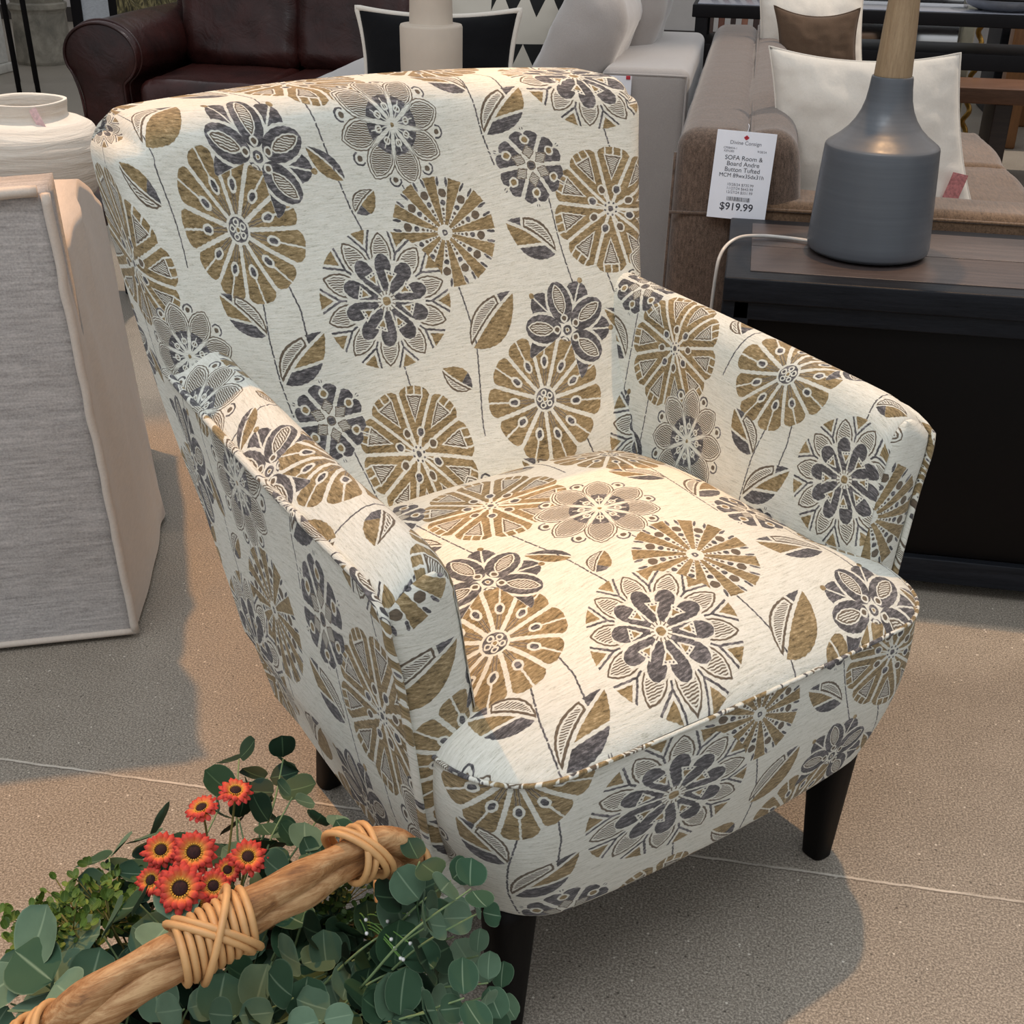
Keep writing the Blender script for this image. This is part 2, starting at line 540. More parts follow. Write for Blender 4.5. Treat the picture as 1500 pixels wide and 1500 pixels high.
def print_material():
    t = NT('floral_chenille')
    im = build_print()
    uv = t.node('ShaderNodeUVMap', uv_map='cloth')
    mp = t.node('ShaderNodeMapping'); mp.inputs['Scale'].default_value = (1 / TW, 1 / TH, 1)
    t.link(uv.outputs[0], mp.inputs[0])
    tex = t.node('ShaderNodeTexImage'); tex.image = im; tex.interpolation = 'Linear'; tex.extension = 'REPEAT'
    t.link(mp.outputs[0], tex.inputs[0])
    sep = t.node('ShaderNodeSeparateColor'); t.link(tex.outputs[0], sep.inputs[0])
    m1 = t.node('ShaderNodeMapping'); m1.inputs['Scale'].default_value = (1, 9, 1); t.link(uv.outputs[0], m1.inputs[0])
    m2 = t.node('ShaderNodeMapping'); m2.inputs['Scale'].default_value = (1, 3.2, 1); t.link(uv.outputs[0], m2.inputs[0])
    slub = t.noise(m1.outputs[0], 42, 5, .7, .3)
    fine = t.noise(m1.outputs[0], 260, 3, .6)
    mot = t.noise(m2.outputs[0], 90, 5, .75)
    big = t.noise(uv.outputs[0], 30, 4, .7)
    g = t.math('ADD', t.math('MULTIPLY', slub, .55), t.math('MULTIPLY', fine, .45))
    ground = t.ramp(g, [(.34, srgb(166, 164, 150)), (.46, srgb(218, 217, 205)), (.62, srgb(236, 235, 226))])
    mm = t.math('ADD', t.math('MULTIPLY', mot, .75), t.math('MULTIPLY', big, .25))
    tan = t.ramp(mm, [(.39, srgb(80, 68, 46)), (.46, srgb(134, 115, 80)), (.54, srgb(154, 134, 97)), (.61, srgb(190, 168, 130))])
    slate = t.ramp(mm, [(.38, srgb(54, 53, 55)), (.50, srgb(86, 84, 86)), (.62, srgb(146, 142, 144))])
    brown = t.ramp(mm, [(.34, srgb(78, 68, 58)), (.66, srgb(124, 110, 92))])
    c = t.mix(sep.outputs[0], ground, tan)
    c = t.mix(sep.outputs[1], c, slate)
    c = t.mix(sep.outputs[2], c, brown)
    b1 = t.bump(g, .75, .0022)
    s = t.math('ADD', sep.outputs[0], t.math('ADD', sep.outputs[1], sep.outputs[2]))
    b2 = t.bump(s, .25, .0006, b1)
    return t.out(c, .93, b2, Sheen_Weight=.15, Sheen_Roughness=.6, Specular_IOR_Level=.15)

M_PRINT = print_material()
UVFIT = {
    'back': [[0.2647, 0.8838, -0.0517, -0.2544, 0.094, 0.1022], [-0.8933, -0.0648, 1.091, -0.1437, 0.1106, -0.0324], [(-0.282, 0.84, 0.003, -0.011), (-0.236, 0.91, 0.005, 0.018), (-0.029, 0.929, -0.01, 0.007), (0.03, 0.787, -0.001, 0.005), (-0.085, 0.717, -0.003, 0.002), (0.192, 0.867, -0.011, -0.012), (0.331, 0.795, 0.005, -0.003), (0.292, 0.991, 0.01, 0.004), (0.234, 0.635, -0.013, 0.001), (0.157, 0.548, 0.008, 0.012), (-0.219, 0.591, 0.007, -0.004), (-0.09, 0.529, -0.001, -0.012), (-0.388, 0.711, 0.001, -0.038), (-0.431, 0.799, -0.044, 0.023), (-0.278, 0.706, 0.002, 0.004), (-0.333, 0.76, 0.021, 0.024), (-0.272, 0.644, 0.007, 0.005), (-0.19, 0.697, -0.009, 0.003), (0.051, 0.641, -0.016, -0.009), (0.132, 0.701, -0.001, -0.005), (0.217, 0.74, 0.011, 0.001), (0.138, 0.788, -0.006, 0.009), (0.12, 0.914, -0.014, -0.017), (0.182, 0.97, 0.002, 0.003), (0.03, 0.585, -0.003, 0.009), (-0.019, 0.619, 0.006, 0.002), (-0.388, 0.965, 0.016, -0.012), (-0.31, 1.025, -0.01, -0.015), (0.028, 0.53, 0.012, -0.012), (0.083, 0.959, 0.042, 0.024), (0.048, 1.033, -0.027, -0.013)]],
    'seat': [[0.2448, 0.941, -0.0395, 0.0112, -0.0022, 0.0409], [-0.6846, -0.0757, 1.0488, 0.0123, -0.0401, -0.0024], [(-0.081, 0.305, 0.02, 0.013), (0.048, 0.231, -0.014, -0.016), (0.077, 0.077, -0.004, -0.005), (-0.062, -0.01, 0.005, -0.008), (-0.22, 0.066, -0.023, 0.012), (-0.178, 0.164, 0.002, -0.008), (0.227, -0.077, 0.005, -0.011), (-0.264, -0.092, 0.001, -0.024), (-0.173, -0.053, 0.001, 0.02), (-0.261, -0.041, 0.013, -0.016), (-0.315, -0.011, -0.002, 0.023), (0.063, -0.089, -0.002, -0.005), (0.15, -0.035, 0.0, 0.02)]],
    'front': [[0.2669, 0.9782, 0.0946, 0.1175, 0.0544, 0.0393], [-0.4899, -0.0001, 1.0615, -0.0208, -0.0014, 0.029], [(-0.103, 0.345, -0.005, -0.009), (0.02, 0.4, -0.02, 0.016), (0.188, 0.263, -0.022, -0.002), (0.037, 0.255, -0.013, 0.005), (0.094, 0.324, 0.0, -0.006), (-0.318, 0.265, 0.018, -0.005), (-0.233, 0.318, 0.005, 0.006), (-0.315, 0.325, 0.009, -0.003), (-0.357, 0.376, -0.024, 0.003), (0.149, 0.364, 0.019, -0.008), (0.23, 0.4, 0.024, 0.005)]],
    'inR': [[0.6692, 1.1015, -0.0998, -0.0275, 0.0319, -0.042], [-0.681, -0.0191, 1.0572, -0.008, -0.012, 0.0201], [(-0.395, 0.312, -0.007, -0.003), (-0.34, 0.206, -0.001, -0.016), (-0.177, 0.352, -0.022, 0.002), (-0.054, 0.26, 0.009, -0.002), (-0.22, 0.231, 0.02, -0.012), (-0.264, 0.266, 0.005, 0.03), (-0.207, 0.168, -0.018, 0.004), (-0.144, 0.236, 0.002, -0.007)]],
    'inL': [[-0.2072, 0.996, -0.0001], [-0.3687, 0.0115, 1.0004], [(0.274, 0.444, 0.001, -0.002), (0.274, 0.444, 0.001, -0.002), (0.483, 0.451, -0.002, 0.007)]],
    'outL': [[0.6285, 0.9991, -0.0277, 0.0119, 0.0002, -0.0123], [0.0893, -0.099, 0.8415, 0.0319, 0.0152, 0.0536], [(-0.372, -0.061, 0.009, 0.029), (-0.325, -0.175, -0.009, -0.038), (-0.172, -0.135, 0.005, 0.029), (-0.057, -0.176, 0.007, -0.009), (-0.165, -0.411, -0.003, 0.012), (-0.156, -0.245, -0.006, -0.023), (-0.237, -0.213, 0.009, 0.023), (-0.199, -0.017, -0.015, -0.028)]],
    'frL': [[0.7121, 1.0, -0.0], [-0.7164, -0.0, 1.0], [(-0.324, 0.57, -0.0, 0.0)]],
}

def patches(name, plist, mat, parent, label=None):
    """plist: (key, nu, nv, fn) with fn(i/nu, j/nv) -> (pos, (pu, pv)); ONE mesh, cloth coordinates in metres"""
    V = []; F = []; UV = []; keys = []
    for key, nu, nv, fn in plist:
        n0 = len(V); raw = []
        for j in range(nv + 1):
            for i in range(nu + 1):
                p, uv = fn(i / nu, j / nv)
                V.append(tuple(p)); raw.append(uv)
        co = UVFIT.get(key)
        def mp(u, v):
            if co is None: return (u, v)
            if len(co[0]) == 3: b = (1, u, v)
            else: b = (1, u, v, u * u, u * v, v * v)
            U, W = (sum(a * x for a, x in zip(co[k], b)) for k in (0, 1))
            for (cx, cy, wx, wy) in co[2]:          # the cloth gives a little here and there
                g = math.exp(-((u - cx) ** 2 + (v - cy) ** 2) / .0162)
                U += wx * g; W += wy * g
            return (U, W)
        cuv = [mp(*x) for x in raw]
        for j in range(nv):
            for i in range(nu):
                a = j * (nu + 1) + i
                q = (a, a + 1, a + nu + 2, a + nu + 1)
                F.append(tuple(n0 + k for k in q)); UV.append([cuv[k] for k in q]); keys.append(key)
    me = bpy.data.meshes.new(name); me.from_pydata(V, [], F)
    ul = me.uv_layers.new(name='cloth')
    flat = []
    for q in UV:
        for x in q: flat += [x[0], x[1]]
    ul.data.foreach_set('uv', flat)
    me.update()
    o = obj_from(name, me, mat, parent, True, label)
    PATCHKEYS[o.name] = keys
    return o
PATCHKEYS = {}

def lerp(a, b, t): return a + (b - a) * t
def interp(x, pts):
    if x <= pts[0][0]: return pts[0][1]
    for (a, va), (b, vb) in zip(pts, pts[1:]):
        if x <= b: return va + (vb - va) * (x - a) / (b - a)
    return pts[-1][1]
def sstep(x): x = max(0, min(1, x)); return x * x * (3 - 2 * x)

# ------------------------------------------------------------------ armchair (the world axes are those of the shop; the chair stands turned by 45 degrees)
M_LEG = wood('espresso_leg', (.002, .0018, .0018), (.006, .0045, .004), .55, 20, (8, 8, 1))
chair = thing('armchair', 'cream armchair with tan and slate flower print and dark tapered legs', 'armchair', (0, 0, 0), PI / 4)

YF = [(.18, .375), (.30, .395), (.40, .415), (.44, .430), (.50, .462), (.55, .495), (.65, .540), (.80, .578), (.95, .604), (1.05, .615)]
YFs = catmull([(z, y, 0) for z, y in YF], 6)
YFs = [(v.x, v.y) for v in YFs]
SXs = [(.18, .77), (.36, .86), (.46, .89), (.66, .94), (.80, .975), (.95, 1.0), (1.05, 1.0)]
BR, BD, BW, BT = .042, .122, .412, .978
def round_corner(X, Z, R=.055):
    cx = BW - R; cz = BT - R
    dx = abs(X) - cx; dz = Z - cz
    if dx > 0 and dz > 0:
        k = max(dx, dz) / math.hypot(dx, dz)
        k = k + (1 - k) * .0
        return math.copysign(cx + dx * k, X), cz + dz * k
    return X, Z
def back_pt(a, b):
    oa = abs(a) - (BW - BR); ob = b - (BT - BR)
    X = max(-(BW - BR), min(BW - BR, a)); Z = min(b, BT - BR)
    da = max(0, oa); db = max(0, ob); m = math.hypot(da, db)
    dep = 0
    if m > 0:
        ang = min(m / BR, PI / 2); lat = BR * math.sin(ang)
        dep = BR * (1 - math.cos(ang)) + max(0, m - BR * PI / 2)
        X += math.copysign(lat * da / m, a); Z += lat * db / m
    xs = interp(Z, SXs); y = interp(Z, YFs)
    X, Z = round_corner(X, Z)
    q = X / BW
    crown = .016 * (1 - q * q) * sstep((Z - .5) / .45)
    y += .020 * (1 - q * q) * sstep((Z - .55) / .3)          # the back is slightly hollow
    fill = .010 * math.exp(-((Z - .72) / .16) ** 2) * (1 - q ** 4)
    soft = .0025 * mnoise.noise(Vector((a * 7, b * 7, 1.7)))
    return Vector((X * xs, y + dep - fill + soft, Z + crown + .0 * dep))
MM = BR * PI / 2 + (BD - BR)
CR = .03   # the outline is rounded at the top corners
A0 = BW - BR + MM; B1 = BT - BR + MM
def back_front(s, t):
    a = lerp(-A0, A0, s); b = lerp(.19, B1, t)
    oa = max(0, abs(a) - (BW - BR)); ob = max(0, b - (BT - BR)); m = math.hypot(oa, ob)
    if m > MM and oa > 0 and ob > 0:
        k = MM / m; a2 = math.copysign(BW - BR + oa * k, a); b2 = BT - BR + ob * k
        return back_pt(a2, b2), (a2, b2)
    return back_pt(a, b), (a, b)
def back_rear(s, t):
    x = lerp(1, -1, s); z = lerp(.19, BT, t)
    xs = interp(z, SXs); y = interp(z, YFs) + BD - .002
    q = x
    y += .020 * (1 - q * q) * sstep((z - .55) / .3)
    zz = z + .016 * (1 - q * q) * sstep((z - .5) / .45)
    X, Z = round_corner(x * BW, z)
    return Vector((X * xs, y, zz + Z - z)), (x * BW + .3, z)
patches('backrest', [('back', 110, 110, back_front), ('back_rear', 24, 30, back_rear)], M_PRINT, chair)

# arms -- cross sections (distance from the middle, height)
INK = [(.262, .30), (.272, .36), (.288, .44), (.301, .51), (.311, .58), (.317, .622), (.324, .648), (.338, .664), (.356, .667), (.376, .657), (.392, .644), (.402, .634)]
OUTK = [(.402, .634), (.400, .60), (.391, .55), (.378, .45), (.364, .33), (.350, .25), (.338, .19)]
INs = resample(catmull([(x, z, 0) for x, z in INK], 5), 41)
OUTs = resample(catmull([(x, z, 0) for x, z in OUTK], 5), 31)
AL = sum((INs[i + 1] - INs[i]).length for i in range(40)); OL = sum((OUTs[i + 1] - OUTs[i]).length for i in range(30))
YR = [(.19, .485), (.36, .520), (.46, .568), (.60, .612), (.70, .640)]
def arm_shift(x, z, y):
    k = max(0, min(1, y / .60))
    z2 = z + .038 * k * sstep((z - .42) / .2)
    x2 = x - .014 * k - (.020 * k if z < .30 else .0) * sstep((.34 - z) / .12)
    # the arm curves outwards a little half way
    x2 += .006 * math.sin(PI * k)
    if y < .055 and z > .52: z2 -= .017 * ((.055 - y) / .055) ** 2 * sstep((z - .52) / .12)
    return x2, z2
RR = .014
def arm_parts(sg):
    def inner(s, t):
        yb = lerp(0, .60, t)
        yy = yb ** 1
        P = INs[int(round(s * 40))]
        ins = 0
        if yb < RR: ins = RR - math.sqrt(max(0, RR * RR - (RR - yb) ** 2))
        x, z = P.x, P.y
        k = ins / .16
        x = x + (.362 - x) * k; z = z + (.45 - z) * k * .6
        x, z = arm_shift(x, z, yb)
        w = .0022 * mnoise.noise(Vector((yb * 9, s * 5, 3.1 * sg)))
        return Vector((sg * (x + w), yb - 0.0, z)), ((yb if sg < 0 else -yb), s * AL)
    def inner_w(s, t):
        # finer rows near the front edge
        tt = t * t * .35 + t * .65 if t > 0 else 0
        return inner(s, tt)
    def outer(s, t):
        P = OUTs[int(round(s * 30))]
        ye = interp(P.y, YR)
        yb = lerp(0.002, ye, t)
        x, z = arm_shift(P.x, P.y, yb)
        bulge = .004 * math.sin(PI * s) * math.sin(PI * t)
        return Vector((sg * (x + bulge), yb, z)), ((-yb if sg < 0 else yb), -s * OL)
    top = 7
    NB = 40
    ib = [INs[i] for i in range(40 - 6, -1, -1)] + [Vector((.262, .19, 0))]
    ob = [INs[i] for i in range(40 - 6, 41)] + [OUTs[i] for i in range(1, 31)]
    ib = resample(ib, NB + 1); ob = resample(ob, NB + 1)
    def front(s, t):
        j = int(round(t * NB)); a, b = ib[j], ob[j]
        P = a.lerp(b, s)
        e = min(s, 1 - s) * 2
        et = min(1, (.68 - P.y) / .03) if P.y > .64 else 1
        bul = .010 * (1 - (1 - e) ** 3)
        x, z = arm_shift(P.x, P.y, 0)
        kk = RR / .16 * (1 - s) * .9
        x = x + (.362 - x) * kk * (1 - e); z = z
        return Vector((sg * x, .003 - bul * max(.0, min(1, et)), z)), (sg * x, z)
    def cap(s, t):
        P = OUTs[int(round(s * 30))]; ye = interp(P.y, YR)
        x, z = arm_shift(P.x, P.y, ye)
        return Vector((sg * lerp(x, .24, t), ye, z)), (-sg * lerp(x, .24, t), z)
    k = 'R' if sg > 0 else 'L'
    return [('in' + k, 40, 60, inner_w), ('out' + k, 30, 34, outer), ('fr' + k, 12, NB, front), ('cap' + k, 30, 3, cap)]
for sg in (-1, 1):
    o = patches('arm', arm_parts(sg), M_PRINT, chair)
    # piping along the outer top edge, down the front outer edge
    pts = []
    for y in np.linspace(.60, 0.0, 40):
        x, z = arm_shift(.402, .634, y); pts.append((sg * (x + .002), y, z + .001))
    for i in range(1, 31):
        P = OUTs[i]; x, z = arm_shift(P.x, P.y, 0); pts.append((sg * (x + .001), -.002, z))
    V, F = tube(pts, .0048, 8)
    me = bpy.data.meshes.new('piping'); me.from_pydata(V, [], F)
    ul = me.uv_layers.new(name='cloth')
    for li, lp in enumerate(me.loops):
        co = me.vertices[lp.vertex_index].co
        ul.data[li].uv = (co.x * .3 + co.y + .21 * sg, co.z * 1.0 + co.x + .13)
    obj_from('piping', me, M_PRINT, chair)

# seat cushion
def seat_w(y):
    if y > .075: return lerp(.312, .285, (y - .075) / .40)
    if y > -.005: return lerp(.353, .312, sstep((y + .005) / .08))
    d = min(.0999, -.005 - y)
    return .253 + .10 * math.sqrt(max(0, 1 - (d / .1) ** 2))
def seat_y(v):    # v=0 front, 1 rear, finer rows near the front edge
    a = .22
    if v < a:
        th = (v / a) * PI / 2
        return -.005 - .0995 * math.cos(th)
    return lerp(-.005, .475, (v - a) / (1 - a))
def seat_top(s, t):
    y = seat_y(t); w = seat_w(y)
    u = math.sin(lerp(-1, 1, s) * PI / 2) * .35 + lerp(-1, 1, s) * .65
    x = u * w
    yy = y
    # bow of the front edge
    fr = sstep((.12 - y) / .2)
    yy -= .010 * (1 - (x / .36) ** 2) * fr
    g = (max(0, 1 - abs(2 * ((y + .105) / .58) - 1) ** 3.4)) ** .62
    h = (max(0, 1 - abs(u) ** 3.6)) ** .62
    z = .432 + .010 * sstep((y) / .3) + .068 * g * h + .006 * h * g * math.cos(x * 4)
    z += .0016 * mnoise.noise(Vector((x * 9, y * 9, .3)))
    return Vector((x, yy, z)), (x, y)
def outline(s, hw, yf, rc, yb=.11):
    """from the left rear round the front to the right rear"""
    L1 = yb - (yf + rc); La = rc * PI / 2; L2 = 2 * (hw - rc); T = 2 * L1 + 2 * La + L2
    d = s * T
    if d < L1: return (-hw, yb - d), d
    d2 = d - L1
    if d2 < La:
        a = d2 / rc; return (-hw + rc - rc * math.cos(a), yf + rc - rc * math.sin(a)), d
    d3 = d2 - La
    if d3 < L2: return (-hw + rc + d3, yf), d
    d4 = d3 - L2
    if d4 < La:
        a = d4 / rc; return (hw - rc + rc * math.sin(a), yf + rc - rc * math.cos(a)), d
    return (hw, yf + rc + (d4 - La)), d
def seat_front(s, t):
    tt = t
    if t <= .9: k = t / .9
    else: k = 1
    hw = lerp(.354, .316, k ** 1.3) + .010 * math.sin(PI * k); yf = lerp(-.105, -.078, k) - .010 * math.sin(PI * k)
    rc = lerp(.100, .085, k)
    (x, y), d = outline(s, hw, yf, rc)
    bow = .010 * (1 - (x / .36) ** 2) * sstep((.05 - y) / .1); y -= bow
    z = lerp(.434, .206, k) + .022 * (abs(x) / .32) ** 2.5 * k - .004
    n = (t - .9) / .1 if t > .9 else 0
    if n > 0:
        cx, cy = x * .90, y * .6 + .03
        x = lerp(x, cx, n ** 2); y = lerp(y, cy, n ** 2); z -= .010 * math.sin(n * PI / 2)
    (x0, y0), d0 = outline(s, .345, -.095, .09)
    Lt = 2 * (.11 + .005) + .09 * PI + 2 * (.345 - .09)
    return Vector((x, y, z)), (d0 - Lt / 2, z)
st = patches('seat', [('seat', 64, 60, seat_top), ('front', 110, 26, seat_front)], M_PRINT, chair)
pts = []
for i in range(101):
    (x, y), d = outline(i / 100, .354, -.105, .10)
    y -= .010 * (1 - (x / .36) ** 2) * sstep((.05 - y) / .1)
    pts.append((x * 1.001, y - .0005, .4325))
V, F = tube(pts, .0028, 6)
me = bpy.data.meshes.new('piping'); me.from_pydata(V, [], F); ul = me.uv_layers.new(name='cloth')
for li, lp in enumerate(me.loops):
    co = me.vertices[lp.vertex_index].co; ul.data[li].uv = (co.x + .02, co.y + .02)
obj_from('piping', me, M_PRINT, st)
# dark cloth under the seat
mb = MB(); mb.add(*bbox(.56, .50, .012, (0, .20, .205)))
mb.build('dust_cover', simple('black_cambric', (.01, .01, .011), .9), chair)
for sx in (-1, 1):
    mb = MB()
    prof = [(.0, 0), (.0155, 0), (.0175, .002), (.0295, .195), (.0295, .215), (0, .215)]
    V, F = lathe(prof, 32, (sx * .272, -.030, 0), sq=3.2)
    mb.add(V, F); mb.build('leg', M_LEG, chair, weld=1e-5)
for sx in (-1, 1):
    V, F = lathe([(.0, 0), (.0155, 0), (.0175, .002), (.028, .205), (0, .205)], 32, (0, 0, 0), sq=3.2)
    V = [(x + sx * .245, y + .445 + (1 - z / .205) * .05, z) for x, y, z in V]
    mb = MB(); mb.add(V, F); mb.build('leg', M_LEG, chair, weld=1e-5)

#@@REST@@
# ------------------------------------------------------------------ the shop: floor and walls
def floor_mat():
    t = NT('polished_concrete'); v = t.coords('Object')
    big = t.noise(v, 1.6, 5, .6); mid = t.noise(v, 14, 5, .7); fine = t.noise(v, 330, 4, .75)
    base = t.ramp(big, [(.3, srgb(130, 122, 111)), (.7, srgb(148, 139, 128))])
    c = t.mix(.30, base, t.ramp(mid, [(.38, srgb(112, 104, 95)), (.62, srgb(174, 164, 151))]))
    c = t.mix(.68, c, t.ramp(fine, [(.38, srgb(76, 69, 62)), (.5, srgb(138, 129, 117)), (.62, srgb(198, 188, 173))]))
    vo = t.node('ShaderNodeTexVoronoi'); vo.inputs['Scale'].default_value = 75; t.link(v, vo.inputs['Vector'])
    sp = t.math('LESS_THAN', vo.outputs['Distance'], .13)
    pick = t.node('ShaderNodeSeparateColor'); t.link(vo.outputs['Color'], pick.inputs[0])
    pits = t.math('MULTIPLY', sp, t.math('GREATER_THAN', pick.outputs[0], .80))
    pale = t.math('MULTIPLY', sp, t.math('LESS_THAN', pick.outputs[0], .13))
    c = t.mix(t.math('MULTIPLY', pits, .75), c, srgb(62, 56, 50))
    c = t.mix(t.math('MULTIPLY', pale, .8), c, srgb(222, 214, 200))
    # saw cut across the slab, filled pale
    sep = t.node('ShaderNodeSeparateXYZ'); t.link(v, sep.inputs[0])
    wob = t.math('MULTIPLY', t.math('SUBTRACT', t.noise(v, 30, 3), .5), .006)
    # the joint runs along x at y = 0.128 (shop axes)
    d = t.math('ABSOLUTE', t.math('SUBTRACT', t.math('ADD', sep.outputs[1], wob), .128))
    cut = t.math('LESS_THAN', d, .0021)
    dk = t.math('LESS_THAN', t.math('ABSOLUTE', t.math('SUBTRACT', t.math('ADD', sep.outputs[1], wob), .1245)), .0014)
    c = t.mix(t.math('MULTIPLY', dk, .45), c, srgb(70, 60, 52))
    c = t.mix(t.math('MULTIPLY', cut, t.ramp(t.noise(v, 9, 3), [(.35, .25), (.6, .85)])), c, srgb(214, 205, 192))
    r = t.ramp(mid, [(.3, .42), (.7, .60)])
    return t.out(c, r, t.bump(fine, .10, .0008), Specular_IOR_Level=.35)
fl = pydata('floor', [(-8, -4, 0), (7, -4, 0), (7, 11, 0), (-8, 11, 0)], [(0, 1, 2, 3)], floor_mat()); struct(fl)
M_WALL = simple('painted_wall', srgb(196, 190, 186), .85, 6, .04)
def wall(name, c, s):
    mb = MB(); mb.add(*box(*s, c)); struct(mb.build(name, M_WALL, smooth=False))
wall('wall_back', (-.5, 9.6, 1.7), (15, .12, 3.4))
wall('wall_left', (-7.6, 3.5, 1.7), (.12, 12.1, 3.4))
wall('wall_right', (6.6, 3.5, 1.7), (.12, 12.1, 3.4))
mb = MB(); mb.add(*box(14, .02, .12, (-.5, 9.53, .06))); struct(mb.build('baseboard_back', simple('dark_skirting', srgb(60, 54, 50), .6), smooth=False))

wall('wall_partition', (2.6, 7.3, 1.1), (3.4, .08, 2.2))
# ------------------------------------------------------------------ soft things
def soft(p, amp, f, seed=0):
    q = Vector((p[0] * f + seed, p[1] * f, p[2] * f)); return amp * mnoise.noise(q)

def wrinkled(amp=.006, f=7, seed=0, puff=0, size=(1, 1, 1)):
    def fn(P, n):
        k = 1.0
        if puff:
            a = [min(1, abs(P[i]) / (size[i] / 2)) for i in range(3)]
            kk = (1 - a[0] ** 2.2) * (1 - a[1] ** 2.2) * (1 - a[2] ** 2.2)
            P = P + n * puff * max(0, (1 - max(a[0] * abs(1 - abs(n.x)), a[1] * abs(1 - abs(n.y)), a[2] * abs(1 - abs(n.z))) ** 2.5))
        return P + n * (soft(P, amp, f, seed) + soft(P, amp * .4, f * 2.7, seed + 5))
    return fn

def pillow_mesh(w, h, t, n=34, pinch=.07, wr=.004, seed=0, sharp=2.2):
    V = []; F = []
    idx = {}
    for side in (1, -1):
        for j in range(n + 1):
            for i in range(n + 1):
                u = math.sin((2 * i / n - 1) * PI / 2) * .3 + (2 * i / n - 1) * .7; v = math.sin((2 * j / n - 1) * PI / 2) * .3 + (2 * j / n - 1) * .7
                edge = i in (0, n) or j in (0, n)
                if edge and side == -1:
                    idx[(side, i, j)] = idx[(1, i, j)]; continue
                x = u * w / 2 * (1 - pinch * (1 - v * v)); z = v * h / 2 * (1 - pinch * (1 - u * u))
                prof = max(0, (1 - abs(u) ** sharp) * (1 - abs(v) ** sharp)) ** .55
                y = side * t / 2 * prof
                k = wr * (mnoise.noise(Vector((u * 3 + seed, v * 3, side * 3))) + .5 * mnoise.noise(Vector((u * 8 + seed, v * 8, side * 3))))
                # gathers running in from the edges
                g = wr * .7 * math.sin(v * 38 + seed) * max(0, abs(u) - .75) * 4 * (1 - abs(u)) * 4 + wr * .7 * math.sin(u * 34 + seed) * max(0, abs(v) - .75) * 4 * (1 - abs(v)) * 4
                y += side * (k + g) * min(1, prof * 2.5)
                idx[(side, i, j)] = len(V); V.append((x, y, z))
    for side in (1, -1):
        for j in range(n):
            for i in range(n):
                q = [idx[(side, i, j)], idx[(side, i + 1, j)], idx[(side, i + 1, j + 1)], idx[(side, i, j + 1)]]
                if side == 1: q.reverse()
                F.append(q)
    return V, F, idx, n

def pillow(name, label, mat, w, h, t, loc, rotz=0, tilt=0, roll=0, group=None, piping=None, seed=0, pinch=.07, cat='pillow', wr=.004, shear=0, sag=0):
    V, F, idx, n = pillow_mesh(w, h, t, seed=seed, pinch=pinch, wr=wr)
    V = [(x - shear * z + sag * x * (-z), y, z) for x, y, z in V]
    R = Matrix.Rotation(rotz, 3, 'Z') @ Matrix.Rotation(tilt, 3, 'X') @ Matrix.Rotation(roll, 3, 'Y')
    V2 = [tuple(R @ Vector(v)) for v in V]
    if piping or True:
        root = thing(name, label, cat, loc, 0, group)
        pydata('cover', V2, F, mat, root)
        loop = [(i, 0) for i in range(n)] + [(n, j) for j in range(n)] + [(n - i, n) for i in range(n)] + [(0, n - j) for j in range(n)]
        pts = [Vector(V2[idx[(1, i, j)]]) for i, j in loop]
        Vt, Ft = tube(pts, .0085 if piping else .0022, 7, closed=True)
        pydata('piping' if piping else 'seam', Vt, Ft, piping or mat, root)
        return root, R

# ------------------------------------------------------------------ dark side cabinet with lamp
M_DARKWOOD = wood('blackened_oak', srgb(16, 18, 22), srgb(36, 38, 43), .38, 7, (1, 14, 14), .35)
M_TOPWOOD = wood('oak_top_grey', srgb(44, 38, 37), srgb(80, 70, 67), .40, 6, (1, 12, 12), .2)
M_BLACKPANEL = simple('black_lacquer_panel', srgb(7, 5, 5), .5, 4, .2)
cab = thing('side_cabinet', 'low black wooden cabinet under the grey table lamp', 'cabinet', (0.0, .95, 0))
mb = MB(); mb.add(*bbox(1.75, .44, .045, (.875, .212, .5925), .004)); mb.build('cabinet_top', M_DARKWOOD, cab)
mb = MB()
for i in range(2): mb.add(*bbox(1.66, .172, .003, (.875, .125 + .176 * i, .6155), .001))
mb.build('top_veneer', M_TOPWOOD, cab)
mb = MB(); mb.add(*bbox(1.70, .39, .49, (.875, .215, .325), .004)); mb.build('carcass', M_BLACKPANEL, cab)
mb = MB(); mb.add(*bbox(1.71, .02, .052, (.875, .012, .055), .003)); mb.add(*bbox(1.71, .02, .036, (.875, .012, .553), .003))
mb.add(*bbox(.05, .02, .54, (.025, .012, .30), .003)); mb.build('face_frame', M_DARKWOOD, cab)
for x in (.05, 1.70):
    for y in (.05, .38):
        mb = MB(); mb.add(*bbox(.05, .05, .06, (x, y, .03), .003)); mb.build('foot', M_DARKWOOD, cab)

lamp = thing('table_lamp', 'slate grey bottle shaped table lamp with wooden neck on the black cabinet', 'lamp', (.262, 1.165, .617))
def lamp_mat():
    t = NT('slate_glaze'); v = t.coords('Object'); v2 = t.coords('Object', (.3, .3, 12))
    f = t.noise(v2, 12, 5, .65); g = t.noise(v, 40, 4)
    c = t.ramp(f, [(.3, srgb(76, 80, 86)), (.7, srgb(84, 88, 94))])
    return t.out(c, t.ramp(g, [(.3, .30), (.7, .46)]), t.bump(f, .05, .0006), Specular_IOR_Level=.6)
prof = [(0, .004), (.104, .004), (.112, .010), (.1135, .020), (.112, .05), (.107, .14), (.1035, .196), (.1025, .2005), (.100, .2035),
        (.094, .208), (.080, .218), (.066, .231), (.055, .246), (.047, .262), (.0415, .280), (.0385, .300), (.037, .318), (.0362, .3215), (.033, .322), (0, .322)]
pp = [];
for a, b in zip(prof, prof[1:]): pp += [(lerp(a[0], b[0], k / 3), lerp(a[1], b[1], k / 3)) for k in range(3)]
pp.append(prof[-1])
